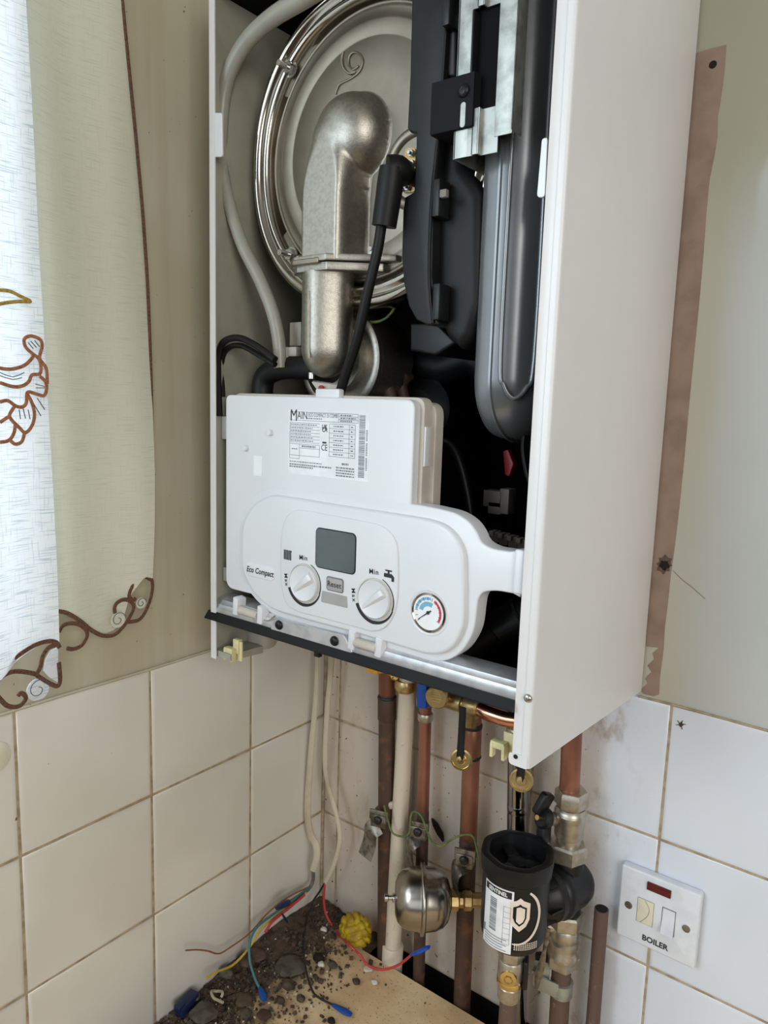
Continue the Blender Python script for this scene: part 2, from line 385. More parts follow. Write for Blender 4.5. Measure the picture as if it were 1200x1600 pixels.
def tilefield(wall):
    bm = BM(); g = .0008
    if wall == 'L': lines = [0, -A0] + [-(A0 + k * T) for k in range(1, 8)]
    else: lines = [0, B0] + [B0 + k * T for k in range(1, 10)]
    rows = [0, -T, -2 * T, -3 * T]
    for i in range(len(lines) - 1):
        for j in range(3):
            a0, a1 = sorted((lines[i], lines[i + 1])); z1, z0 = rows[j], rows[j + 1]
            a0 += g; a1 -= g; z0 += g; z1 -= g
            if j == 0: z1 += g
            jx = random.uniform(-.0004, .0004); loops = []
            for inset, d in ((0, .006), (0, .0022), (.0008, .0009), (.0022, .0002), (.005, 0)):
                lp = []
                for a, z in ((a0 + inset, z0 + inset), (a1 - inset, z0 + inset), (a1 - inset, z1 - inset), (a0 + inset, z1 - inset)):
                    dd = d + jx * (1 if z > (z0 + z1) / 2 else -.5) + .0004
                    lp.append(bm.verts.new((dd * -1, a, z) if wall == 'L' else (a, dd, z)))
                loops.append(lp)
            for A, B in zip(loops, loops[1:]):
                for k in range(4): bm.faces.new((A[k], A[(k + 1) % 4], B[(k + 1) % 4], B[k]))
            bm.faces.new(loops[-1])
    return bm
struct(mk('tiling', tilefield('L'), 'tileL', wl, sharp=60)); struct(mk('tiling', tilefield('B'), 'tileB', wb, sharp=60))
bm = BM(); box(bm, -.006, -.0014, -1.4, 0, ZT, -.0006); struct(mk('grout', bm, 'grout', wl))
bm = BM(); box(bm, 0, 1.6, .0014, .006, ZT, -.0006); struct(mk('grout', bm, 'grout', wb))
bm = BM(); tube(bm, [(-.0005, -1.4 + k * .1, .0006 + .0006 * math.sin(k * 2.1)) for k in range(15)], .0017, 6, 3); struct(mk('sealant_line', bm, 'plaster', wl))
bm = BM(); tube(bm, [(.45 + k * .05, .0015, .0002 + .0007 * math.sin(k * 1.7)) for k in range(22)], .0013, 6, 3); struct(mk('sealant_line', bm, 'grout', wb))
bm = BM(); tube(bm, [(.0006, -.0006, -.0005), (.0006, -.0006, ZT)], .0022, 8, 1); struct(mk('corner_grout', bm, 'grout', wb))
bm = BM(); tube(bm, [(-.0002, -.150, .0012), (-.0002, -.125, .0022), (0, -.10, .0016), (0, -.078, .0026)], [.0006, .0022, .0016, .0008], 8, 4); struct(mk('grime_line', bm, 'stone', wl))
# bare plaster strip where an older boiler stood
R_ = xz([(1135, 70), (1133, 100), (1130, 130), (1124, 170), (1122, 180), (1121, 215), (1117, 240), (1109, 280), (1104, 330), (1099, 400), (1092, 480), (1084, 560), (1078, 620), (1069, 720), (1062, 790), (1055, 850), (1048, 900), (1044, 940), (1039, 980), (1037, 1015), (1031, 1060), (1030, 1085), (1022, 1088), (1005, 1084), (1000, 1078), (1012, 1068), (1008, 1060), (1018, 1050), (1012, 1040), (1022, 1030), (1020, 1020), (1030, 1012), (1010, 1010), (1010, 1000)], .003)
pts = R_ + [(.445, .10), (.445, .640)] + xz([(1085, 84), (1110, 76)], .003)
bm = BM(); prism(bm, pts, .0026, .0034); struct(mk('bare_plaster', bm, 'bareplaster', wb, 'pinkish bare plaster strip with ragged edge'))
bm = BM(); p = at(1114, 101, y=.0026); lathe(bm, [(.0035, 0), (.0035, .0008)], p - Vector((0, .0005, 0)), (0, 1, 0), 14); mk('screw_hole', bm, 'hole', wb)
bm = BM(); c = at(1038, 882, y=.0026)
lathe(bm, [(.011, 0), (.011, .0006)], c - Vector((0, .0003, 0)), (0, 1, 0), 16, shape=lambda a: .75 + .28 * math.sin(3 * a) * math.cos(5 * a + 1)); mk('crumbled_edge', bm, M['copper_grey'], wb)
bm = BM(); lathe(bm, [(.0062, 0), (.0062, .0006)], c - Vector((0, .0008, 0)), (0, 1, 0), 14, shape=lambda a: .8 + .3 * math.cos(2 * a) * math.sin(3 * a + .4)); mk('broken_hole', bm, 'hole', wb)
bm = BM(); ribbon(bm, [(q.x, q.z) for q in (at(1052, 892, y=.0028), at(1066, 906, y=.0028), at(1082, 918, y=.0028), at(1102, 936, y=.0028))], .0007, .0027); mk('crack', bm, M['bareplaster'], wb)
# worktop board with a gap behind it for the pipes
bm = BM(); prism(bm, [(0, 0), (.096, 0), (.106, -.03), (.115, -.04), (1.3, -.04), (1.3, -.75), (0, -.75)], -.45, -.468, 'z', .0012, 1)
tag(mk('worktop_board', bm, 'board', org=(.5, -.4, -.468)), 'bare chipboard worktop under the pipes with dirt and a brown water stain', 'worktop')

# ================================================================== CURTAINS
def sheet(edge, left_y, xf, hem, nz=60, ny=40):
    """edge: right boundary (y,z) top to bottom; hem(y): lower z"""
    bm = BM(); g = []
    for j in range(ny + 1):
        s = j / ny; col = []
        for i in range(nz + 1):
            t = i / nz
            yb = edge(0)[0] * (1 - s) + left_y * s
            zb = hem(edge(.1)[0] * (1 - s) + left_y * s)
            z = .80 * (1 - t) + zb * t; ye = edge(z)[0]; y = ye * (1 - s) + left_y * s
            col.append(bm.verts.new((xf(y, z), y, z)))
        g.append(col)
    for j in range(ny):
        for i in range(nz): bm.faces.new((g[j][i], g[j + 1][i], g[j + 1][i + 1], g[j][i + 1]))
    return bm
def interp(tab, q):
    if q >= tab[0][0]: return tab[0][1]
    for (a, va), (b, vb) in zip(tab, tab[1:]):
        if q >= b: return va + (vb - va) * (a - q) / (a - b)
    return tab[-1][1]
XB = .022; XF = .055
eb = [(p.z, p.y) for p in [at(u, v, x=XB) for u, v in ((180, -120), (190, 0), (200, 100), (212, 220), (222, 330), (229, 430), (233, 520), (236, 620), (238, 740), (237, 820), (234, 905))]]
ef = [(p.z, p.y) for p in [at(u, v, x=XF) for u, v in ((30, -150), (40, 0), (48, 120), (56, 250), (64, 400), (71, 520), (77, 650), (83, 780), (89, 920), (92, 1020))]]
hb = sorted([(-p.y, p.z) for p in [at(u, v, x=XB) for u, v in ((236, 903), (222, 900), (206, 925), (198, 945), (196, 965), (185, 985), (165, 994), (145, 985), (120, 965), (92, 953), (60, 950), (20, 950))]])
hf = sorted([(-p.y, p.z) for p in [at(u, v, x=XF) for u, v in ((92, 1003), (82, 1003), (60, 1010), (40, 1022), (20, 1036), (0, 1058), (-40, 1075), (-120, 1030))]])
def hemf(tab):
    t2 = [(-a, b) for a, b in tab]
    return lambda y: interp(t2, y)
c1 = thing('curtain', 'greyish cream curtain lying against the wall beside the boiler, brown corded edge', 'curtain', (XB, -.35, .1), 'curtains')
bm = sheet(lambda z: (interp(eb, z),), -.46, lambda y, z: XB + .0045 * math.sin(y * 58 + z * 3) * min(1, max(0, (-y - .29) * 18)) + .004 * math.sin(z * 9 + y * 20), hemf(hb))
mk('cloth', bm, 'cloth_back', c1, sharp=180)
bm = BM(); tube(bm, [(XB + .001, interp(eb, z), z) for z in [.8 - k * .0345 for k in range(21)]], .0016, 8, 3); mk('edge_cord', bm, 'embroid', c1)
c2 = thing('curtain', 'bright white sheer curtain hanging in front of the window with embroidered flowers', 'curtain', (XF, -.6, .1), 'curtains')
bm = sheet(lambda z: (interp(ef, z),), -.80, lambda y, z: XF + .006 * math.sin((y + .42) * 60) * min(1, max(0, (-y - .43) * 20)) + .002 * math.sin(z * 12), hemf(hf), 60, 80)
mk('cloth', bm, 'cloth_front', c2, sharp=180)
def cords(paths, x, r, m, par, name='embroidered_cord', k=5, lift=.0012):
    bm = BM()
    for pth in paths: tube(bm, [at(u, v, x=x + lift) for u, v in pth], r, 8, k, flat=((1, 0, 0), .45, 1))
    return mk(name, bm, m, par)
cords([[(90, 955), (105, 958), (125, 970), (142, 984), (160, 993), (178, 992), (192, 980), (204, 962), (209, 948), (203, 939), (193, 937), (183, 942), (179, 950), (180, 958)],
       [(92, 988), (98, 978), (110, 974), (124, 976), (134, 984), (136, 994), (128, 1008), (115, 1014), (104, 1013)],
       [(233, 898), (238, 910), (237, 928), (230, 950), (218, 968), (200, 972)],
       [(236, 906), (226, 901), (214, 906), (205, 920), (202, 932), (208, 938), (212, 934)]], XB, .0021, 'embroid', c1)
def spiral(c, r, x, m, par, name='white_scroll'):
    bm = BM(); p0 = at(c[0], c[1], x=x + .0009); lathe(bm, [(r, 0), (r, .0006)], p0, (1, 0, 0), 26); o = mk(name, bm, m, par)
    bm = BM(); pts = [p0 + Vector((.0012, math.cos(a) * r * (1 - a / 9.5), math.sin(a) * r * (1 - a / 9.5))) for a in [k * .35 for k in range(23)]]
    tube(bm, pts, .00035, 6, 2); mk('scroll_stitching', bm, 'thread', par)
spiral((184, 968), .0085, XB, 'cloth_back', c1); spiral((220, 942), .006, XB, 'cloth_back', c1)
cords([[(0, 1052), (15, 1035), (35, 1020), (55, 1008), (75, 1002), (88, 1004), (93, 1012)],
       [(88, 1008), (76, 1012), (67, 1025), (63, 1042), (58, 1054), (66, 1061), (78, 1068), (90, 1072), (94, 1062), (92, 1035)],
       [(-20, 1085), (-8, 1068), (8, 1054), (25, 1049), (45, 1051), (58, 1054)],
       [(-10, 1080), (0, 1092), (12, 1103), (28, 1104), (38, 1096), (40, 1088), (33, 1083), (28, 1088)]], XF, .0021, 'embroid', c2)
spiral((59, 1077), .0105, XF, 'cloth_front', c2)
bm = BM(); prism(bm, [(p.y, p.z) for p in [at(u, v, x=XF) for u, v in ((90, 1010), (78, 1016), (70, 1030), (67, 1048), (76, 1058), (90, 1066))]], XF + .0006, XF + .001, 'x'); mk('lace_insert', bm, 'cloth_front', c2)
LX = XF + .006
cords([[(74, 600), (72, 575), (62, 560), (66, 540), (62, 530), (48, 525), (38, 530), (40, 542), (50, 552), (60, 560), (64, 572), (62, 584), (50, 586), (45, 596), (35, 603), (20, 604), (0, 598)],
       [(54, 553), (48, 562), (36, 572), (15, 577), (-5, 574)],
       [(62, 588), (70, 595), (73, 606), (69, 618), (58, 616), (43, 613), (41, 630), (34, 636), (24, 634), (12, 626), (0, 628)],
       [(43, 616), (50, 630), (54, 648), (50, 665), (40, 676), (30, 668), (18, 656), (15, 648), (22, 636)],
       [(24, 662), (22, 676), (14, 688), (0, 691)], [(15, 650), (0, 660)], [(38, 678), (34, 690), (24, 694), (16, 688)]], LX, .0015, 'embroid2', c2, 'flower_embroidery', 5, .001)
cords([[(-5, 453), (15, 455), (32, 463), (48, 471), (30, 471), (10, 473), (-5, 476)]], LX, .0015, 'gold', c2, 'leaf_embroidery')
bm = BM()
for pth in ([(0, 582), (20, 589), (38, 582)], [(0, 587), (20, 593), (34, 590)], [(44, 535), (52, 545)], [(48, 533), (57, 543)], [(54, 532), (62, 542)], [(55, 600), (70, 604)], [(56, 606), (70, 606)], [(30, 640), (32, 655)], [(36, 638), (40, 654)], [(44, 640), (47, 655)], [(58, 622), (70, 640)], [(52, 630), (64, 650)]):
    tube(bm, [at(u, v, x=LX + .001) for u, v in pth], .0004, 6, 2)
mk('vein_stitching', bm, 'thread', c2)

# ================================================================== THE BOILER
BX0, BX1, BY, = .0693, .4525, -.2688
def zb(y): return .0241 + (y - BY) * (-.0166 / .2688)
boiler = thing('gas_boiler', 'white wall-hung gas combi boiler with its front cover off, above the copper pipes', 'boiler', (.261, 0, .01))
def side(profile):
    bm = BM(); prism(bm, profile, 0, .715, 'z', 0)
    for v in bm.verts:
        if v.co.z < .01: v.co.z = zb(v.co.y)
    return bm
def rc(cx, cy, r, a0, a1, n=5): return [(cx + r * math.cos(math.radians(a0 + (a1 - a0) * k / n)), cy + r * math.sin(math.radians(a0 + (a1 - a0) * k / n))) for k in range(n + 1)]
bm = side([(BX0, 0), *rc(BX0 + .002, BY + .002, .002, 180, 270), (BX0 + .0095, BY), (BX0 + .0095, BY + .0012), (BX0 + .0016, BY + .0016), (BX0 + .0012, 0)])
mk('side_panel', bm, 'case', boiler)
bm = side([(BX1, 0), *rc(BX1 - .003, BY + .003, .003, 0, -90), (.4458, BY), (.4448, BY + .0012), (.4388, BY + .0012), (.4372, BY + .0002), (.4372, BY + .0016), (.4445, BY + .0028), (BX1 - .0014, BY + .004), (BX1 - .0014, 0)])
rp = mk('side_panel', bm, 'case', boiler)
bm = BM(); prism(bm, rpoly([(.4345, .0235), (.4505, .0235), (.4505, .0335), (.440, .0335), (.4345, .0335)], [.004, .001, 0, .002, .004]), BY - .0002, BY + .001); mk('corner_tab', bm, 'case', rp)
bm = BM(); q = at(806, 1182, y=BY); cyl(bm, (q.x, BY - .0009, q.z), (0, 1, 0), .0018, .001, 14); mk('tab_hole', bm, 'hole', rp)
bm = BM(); q = at(825, 1091, y=BY); screw(bm, (q.x, BY, q.z), (0, -1, 0), .0036); mk('screw', bm, 'steelbright', rp)
lp = [o for o in boiler.children if o.name == 'side_panel'][0]
bm = BM(); prism(bm, rpoly(xz([(334, 176), (346, 176), (347, 245), (334, 245)], BY), [0, .003, .003, 0]), BY + .0002, BY + .002, bev=.0004, seg=1); mk('panel_clip', bm, 'plastic', lp)
bm = BM(); prism(bm, rpoly(xz([(855, 214), (846, 216), (838, 308), (851, 308)], BY + .001), [.003, .003, .003, .003]), BY + .0014, BY + .004, bev=.0004, seg=1); mk('panel_clip', bm, 'plastic', rp)
# inner lining of the left panel and the chassis
bm = BM(); prism(bm, [(BY + .004, .03), (-.002, .012), (-.002, .70), (BY + .004, .70)], BX0 + .0014, BX0 + .0022, 'x'); mk('inner_lining', bm, 'inner', lp)
bm = BM(); box(bm, BX0 + .003, BX1 - .003, -.006, -.001, .012, .712); box(bm, BX0 + .003, BX1 - .002, BY + .03, -.006, .064, .0655); mk('chassis', bm, 'dark', boiler)
bm = BM(); box(bm, BX0 + .0024, BX1 - .002, BY + .004, -.001, .694, .714); mk('top_panel', bm, 'dark', boiler)
bm = BM(); box(bm, BX1 - .0026, BX1 - .0018, BY + .008, -.006, .07, .694); mk('inner_lining', bm, 'dark', rp)
bm = BM(); prism(bm, [(BY + .003, .026), (BY + .05, .023), (BY + .05, .031), (BY + .003, .033)], BX0 + .0022, BX0 + .03, 'x'); mk('bottom_flange', bm, 'inner', lp)
# bottom rail: ribbed galvanised channel, black seal below it
bm = BM(); prof = [(-.2665, .0745), (-.2675, .077), (-.2675, .081), (-.2655, .0825), (-.2645, .085), (-.262, .0865), (-.2605, .089), (-.256, .0905), (-.250, .0915), (-.240, .0915), (-.240, .0745)]
prism(bm, prof, BX0 + .003, .4375, 'x'); mk('bottom_rail', bm, 'rail', boiler)
bm = BM(); prism(bm, [(-.2735, .0685), (-.2735, .0695), (-.268, .0765), (-.258, .0765), (-.256, .0665), (-.262, .0655)], .0655, .4372, 'x'); mk('black_seal', bm, 'rubber', boiler)
# ---- expansion vessel
ev = BM(); lay = [(.3655, .022), (.3658, .013), (.3670, .0065), (.3700, .0026), (.3750, .0010), (.3800, .0004), (.3838, .0), (.3844, -.0016), (.3862, -.0016), (.3868, .0004), (.3920, .0014), (.3985, .0042), (.4050, .0086), (.4110, .0145), (.4160, .0215), (.4195, .0300), (.4215, .0400), (.4220, .0480)]
rings = [[ev.verts.new((x, y, z)) for y, z in rrect(-.243 + ins, -.06 - ins, .276 + ins, .70 - ins, .052 - min(ins, .044), 10)] for x, ins in lay]
for A, B in zip(rings, rings[1:]):
    for j in range(len(A)): ev.faces.new((A[j], A[(j + 1) % len(A)], B[(j + 1) % len(B)], B[j]))
ev.faces.new(rings[0]); ev.faces.new(rings[-1][::-1])
vs = mk('expansion_vessel', ev, 'vessel', boiler, 'flat grey painted pressure vessel', sharp=60)
bm = BM(); tube(bm, [(.3930, -.2412, .70), (.3930, -.2412, .50), (.3930, -.2412, .345), (.3965, -.2396, .322), (.4035, -.2352, .312), (.4110, -.2290, .320), (.4145, -.2246, .345), (.4145, -.2246, .50), (.4145, -.2246, .70)], .0020, 12, 6); mk('pressed_rib', bm, 'vessel', vs, sharp=80)
# ---- galvanised bracket, black pad and slot
bk = BM(); Y1 = -.262
def zq(u, v, y=Y1): return at(u, v, y=y)
box(bk, .3535, .366, Y1, Y1 + .0012, .494, .7, .0003)
for z0_, z1_ in ((.494, .527), (.598, .70)):
    box(bk, .366, .3705, Y1, Y1 + .0012, z0_, z1_); box(bk, .3705, .3717, Y1 - .0018, Y1 + .001, z0_, z1_, .0003); box(bk, .3705, .376, Y1 - .0018, Y1 - .0006, z0_, z1_, .0003); box(bk, .3754, .3766, Y1 - .0018, Y1 + .0042, z0_, z1_); box(bk, .376, .3905, Y1 + .003, Y1 + .0042, z0_, z1_)
box(bk, .3905, .4055, Y1 - .003, Y1 - .0018, .503, .70, .0004); box(bk, .4043, .4055, Y1 - .003, Y1 + .012, .505, .70, .0004); box(bk, .3535, .3547, Y1, -.2, .494, .70)
mk('mounting_bracket', bk, 'galv', boiler)
bm = BM(); box(bm, .3662, .3850, Y1 + .006, Y1 + .014, .526, .599); mk('bracket_slot', bm, 'dark', boiler)
bm = BM(); box(bm, .3662, .3680, Y1 - .0015, Y1 + .012, .526, .597, .0005); mk('black_guide', bm, 'black', boiler)
pd = [at(u, v, y=-.266) for u, v in ((674, 126), (741, 115), (738, 196), (672, 211))]
x0 = (pd[0].x + pd[3].x) / 2; x1 = (pd[1].x + pd[2].x) / 2; z0 = (pd[2].z + pd[3].z) / 2; z1 = (pd[0].z + pd[1].z) / 2
bm = BM(); box(bm, x0, x1, -.266, -.2645, z0, z1, .0004); box(bm, x1 - .0012, x1, -.2655, -.245, z0, z1); box(bm, x0, x1, -.265, -.24, z0, z0 + .0012)
pad = mk('retaining_plate', bm, 'pad', boiler)
bm = BM(); q = at(725, 142, y=-.266); screw(bm, (q.x, -.266, q.z), (0, -1, 0), .005); mk('screw', bm, 'black', pad)
bm = BM(); prism(bm, rrect(q.x - .0022, q.x + .0022, q.z - .026, q.z - .008, .0021, 4), -.2663, -.266); mk('slot', bm, 'galv', pad)
# ---- black air duct (silencer)
DY = -.252
o1 = xz([(646, -60), (643, 0), (640, 120), (636, 200), (640, 206), (650, 208), (649, 250), (646, 300), (632, 308), (629, 330), (627, 400), (630, 440), (638, 478), (650, 500), (668, 508), (685, 507), (678, 470), (674, 430), (676, 330), (686, 215), (700, 0), (704, -60)], DY)
bm = BM(); prism(bm, o1, DY, -.14, bev=.0018, seg=3); duct = mk('air_duct', bm, 'black', boiler)
o2 = xz([(684, 180), (716, 180), (722, 260), (752, 300), (752, 470), (735, 525), (715, 545), (694, 525), (684, 500), (674, 455), (672, 380), (676, 300)], DY + .012)
bm = BM(); prism(bm, o2, DY + .012, -.12, bev=.010, seg=5); mk('duct_shell', bm, 'rubber', duct)
bm = BM(); prism(bm, xz([(690, -60), (714, -60), (712, 120), (690, 120)], DY + .006), DY + .006, -.14, bev=.004); mk('duct_collar', bm, 'black', duct)
for (u, v, s) in ((684, 308, 1), (684, 470, 1), (700, 8, 1)):
    bm = BM(); q = at(u, v, y=DY - .003); box(bm, q.x - .0035, q.x + .0035, DY - .006, DY + .01, q.z - .0155, q.z + .0135, .0012); mk('duct_latch', bm, 'black', duct)
bm = BM(); q = at(690, 303, y=DY - .006); box(bm, q.x - .001, q.x + .005, DY - .0075, DY - .003, q.z - .003, q.z + .003, .0005); mk('latch_tongue', bm, 'dimgrey', duct)
bm = BM(); tube(bm, [at(677, 505, y=DY - .001), at(672, 455, y=DY - .001), at(671, 400, y=DY - .001), at(675, 310, y=DY - .001), at(684, 220, y=DY - .001)], .0016, 8); mk('duct_rib', bm, 'black', duct)
bm = BM(); prism(bm, xz([(640, 505), (684, 505), (712, 535), (680, 556), (640, 548)], -.22), -.22, -.12, bev=.003); mk('duct_outlet', bm, 'black', duct)
# ---- heat exchanger
HC = Vector((.2297, 0, .537)); HR = .1418
def sup(a, n=2.18):
    return (abs(math.cos(a)) ** n + abs(math.sin(a)) ** n) ** (-1 / n)
hx = BM()
lathe(hx, [(HR + .001, .16), (HR + .003, .195), (HR + .0035, .213), (HR + .0026, .222), (HR, .2262), (HR - .0035, .2268), (HR - .0065, .2245), (HR - .008, .2215), (HR - .0095, .2215), (HR - .0118, .2250), (HR - .0150, .2256), (HR - .0175, .2235), (HR - .0190, .218), (HR - .0205, .209), (HR - .0245, .206), (HR - .031, .206), (HR - .04, .206)], HC, (0, -1, 0), 128, shape=sup)
hxo = mk('heat_exchanger', hx, 'chrome', boiler, 'round stainless heat exchanger with ridged rim', sharp=70)
hx = BM(); DR = .1200
lathe(hx, [(DR, .205), (DR, .2175), (DR - .001, .2190), (DR - .0022, .2192), (DR - .003, .2184), (DR - .0038, .2192), (DR - .006, .2194), (DR - .0118, .2194), (DR - .0136, .2208), (DR - .016, .2212), (DR - .0262, .2212), (DR - .0275, .2206), (DR - .029, .2206), (DR - .0305, .2213), (.06, .2214), (.02, .2214)], HC + Vector((.0005, 0, 0)), (0, -1, 0), 128)
door = mk('burner_door', hx, 'door', hxo, 'satin aluminium burner door', sharp=60)
def dpt(u, v, y=-.222): return at(u, v, y=y)
for pts in ([(446, 92), (500, 66), (530, 60), (480, 160), (440, 150)], [(440, 370), (462, 345), (500, 400), (486, 430), (450, 410)]):
    bm = BM(); prism(bm, rpoly(xz(pts, -.2170), .006), -.2170, -.209, bev=.001); mk('door_lug', bm, 'door', hxo)
for (u, v, s) in ((451, 106, 1), (452, 398, 1)):
    q = dpt(u, v, -.224); bm = BM(); lathe(bm, [(.008, 0), (.008, .0012)], (q.x, -.2205, q.z), (0, -1, 0), 24); hexnut(bm, (q.x, -.2215, q.z), (0, -1, 0), .0062, .005); cyl(bm, (q.x, -.226, q.z), (0, -1, 0), .0028, .012, 14); mk('fixing_nut', bm, 'steelbright', hxo)
# raised scroll emblem on the door
bm = BM()
tube(bm, [dpt(u, v, -.2222) for u, v in ((524, 147), (530, 132), (545, 124), (558, 115), (565, 104), (566, 92), (560, 83), (551, 82), (545, 90), (545, 102), (552, 108), (560, 103))], .0010, 6, 4)
tube(bm, [dpt(u, v, -.2222) for u, v in ((536, 80), (534, 92), (537, 106), (546, 115), (556, 113))], .0010, 6, 4)
mk('emblem', bm, 'door', hxo)
# sensor recess ring on the door, right of the duct hump
q = dpt(652, 262); bm = BM(); lathe(bm, [(.036, 0), (.034, .0035), (.030, .0045), (.027, .003), (.026, .0)], (q.x, -.2212, q.z), (0, -1, 0), 48); mk('electrode_seat', bm, 'door', hxo, sharp=70)
bm = BM(); prism(bm, rpoly(xz([(634, 232), (650, 232), (650, 300), (626, 300), (632, 262)], -.226), .003), -.227, -.222); mk('electrode_plate', bm, 'brass', hxo)
bm = BM()
for u, v in ((643, 240), (644, 256), (628, 294), (637, 293)): q = at(u, v, y=-.228); hexnut(bm, (q.x, -.227, q.z), (0, -1, 0), .0032, .003); cyl(bm, (q.x, -.229, q.z), (0, -1, 0), .0015, .004, 10)
mk('electrode_screw', bm, 'steelbright', hxo)
# gas/air elbow hump: smooth raised shape
bm = BM(); nx, nz = 92, 150; X0, X1, Z0, Z1 = .160, .264, .432, .592; H = .036
def hump(x, z):
    # dome at the top right, flat-fronted column running down from it
    def prof(d, w): 
        q = min(max(d, 0) / w, 1); return (1 - (1 - q) ** 2.2) ** (1 / 2.2)
    dh = .0375 - math.hypot(x - .2215, z - .5445); zc = min(max(z, .43), .536); k = min(max((z - .49) / .046, 0), 1)
    rr = .0275 + .002 * k; dc = rr - math.hypot(x - (.2085 + .003 * k), z - zc)
    a = .034 * prof(dh, .036); b = .035 * prof(dc, .0085 + .018 * k * k); m = max(dh, dc)
    if m <= 0: return 0 if m < -.006 else .002 * (1 + m / .006) ** 2
    e = .0045; h = max(a, b) + max(e - abs(a - b), 0) ** 2 / (4 * e)
    return .002 + h
vv = [[bm.verts.new((X0 + (X1 - X0) * i / nx, -.2208 - hump(X0 + (X1 - X0) * i / nx, Z0 + (Z1 - Z0) * j / nz), Z0 + (Z1 - Z0) * j / nz)) for j in range(nz + 1)] for i in range(nx + 1)]
for i in range(nx):
    for j in range(nz): bm.faces.new((vv[i][j], vv[i + 1][j], vv[i + 1][j + 1], vv[i][j + 1]))
kill = [f for f in bm.faces if all(v.co.y > -.2209 for v in f.verts)]; bmesh.ops.delete(bm, geom=kill, context='FACES')
elbow = mk('burner_elbow', bm, 'cast', hxo, 'cast aluminium elbow', sharp=180)
bm = BM()
prism(bm, rpoly([(.166, -.250), (.182, -.262), (.222, -.2625), (.238, -.250), (.275, -.226), (.275, -.205), (.166, -.205)], .004), .4305, .4365, 'z', .001, 2, True)
prism(bm, rpoly([(.170, -.249), (.184, -.260), (.222, -.2605), (.240, -.246), (.262, -.228), (.262, -.205), (.170, -.205)], .004), .4225, .4295, 'z', .001, 2, True)
mk('elbow_flange', bm, 'cast', hxo)
bm = BM(); prism(bm, rpoly([(.182, -.2635), (.214, -.2635), (.214, -.257), (.182, -.257)], .001), .4285, .4335, 'z', .0008, 1, True); mk('flange_clip', bm, 'door', hxo)
for (x, y) in ((.254, -.232), (.171, -.243)): bm = BM(); hexnut(bm, (x, y, .436), (0, 0, 1), .005, .004); screw(bm, (x, y, .44), (0, .01, 1), .0036); mk('flange_screw', bm, 'steelbright', hxo)
bm = BM(); LP = Vector((.2005, -.234, 0)); r = .0258
prof = [(r * 1.04, .4235), (r, .418), (r, .36)] + [(max(r * math.cos(a), .0004), .355 - 1.08 * r * math.sin(a)) for a in [k * PI / 2 / 9 for k in range(10)]]
lathe(bm, prof, LP, (0, 0, 1), 48, shape=lambda a: sup(a + PI / 4, 2.6) / 1.06); mk('mixer_pipe', bm, 'cast', hxo, sharp=60)
bm = BM(); tube(bm, [at(483, v, y=-.2605) + Vector((0, 0, 0)) for v in (455, 480, 520, 560)] , [.0008, .0016, .0014, .0008], 6, 4); mk('casting_seam', bm, 'cast', hxo)
# fan behind the mixer
q = at(533, 563, y=-.2); fc = Vector((q.x, -.2, q.z)); bm = BM()
lathe(bm, [(.048, 0), (.052, .003), (.052, .007), (.049, .009), (.045, .0085), (.043, .004), (.032, .002), (.031, .012), (.01, .013)], fc + Vector((0, .003, 0)), (0, -1, 0), 56); lathe(bm, [(.05, 0), (.05, .05)], fc + Vector((0, .055, 0)), (0, -1, 0), 40); mk('fan', bm, 'cast', boiler, sharp=50)
bm = BM(); q = at(556, 520, y=-.215); cyl(bm, (q.x, q.y, q.z), (0, -1, 0), .0035, .006, 12); mk('fan_screw', bm, 'steelbright', boiler); bm = BM(); q = at(487, 592, y=-.24); cyl(bm, q, (0, 0, 1), .0035, .006, 12); mk('fan_screw', bm, 'steelbright', boiler)
bm = BM(); prism(bm, rpoly(xz([(487, 596), (530, 602), (528, 614), (500, 614)], -.235), .001), -.236, -.233); mk('fan_bracket', bm, 'plastic2', boiler)
bm = BM(); q = at(503, 607, y=-.238); lathe(bm, [(.003, 0), (.003, .002)], q, (0, -1, 0), 14); mk('red_marker', bm, 'red', boiler)
# ignition lead: cap and cable
bm = BM(); BY1 = -.262
tube(bm, [at(613, 262, y=BY1), at(608, 300, y=BY1), at(600, 354, y=BY1)], [.0105, .0112, .0108, .0104], 20, 5)
tube(bm, [at(608, 267, y=BY1), at(622, 266, y=BY1 + .006), at(634, 274, y=BY1 + .018)], [.0125, .0118, .0095], 18, 4)
il = mk('ignition_lead', bm, 'rubber', boiler, 'black rubber ignition lead', sharp=50)
bm = BM(); tube(bm, [at(597, 345, y=BY1), at(590, 390, y=BY1), at(575, 455, y=BY1), at(558, 530, y=BY1 + .004), at(540, 585, y=BY1 + .012), at(528, 625, y=BY1 + .02)], .0046, 12); mk('lead_cable', bm, 'rubber', il)
bm = BM(); q = at(636, 276, y=-.243); lathe(bm, [(.006, 0), (.0075, .004), (.0075, .009), (.006, .012)], q, (.5, .85, 0), 20); mk('ceramic_electrode', bm, mat('red_brown_ceramic', rgb(120, 40, 34), .35), il)
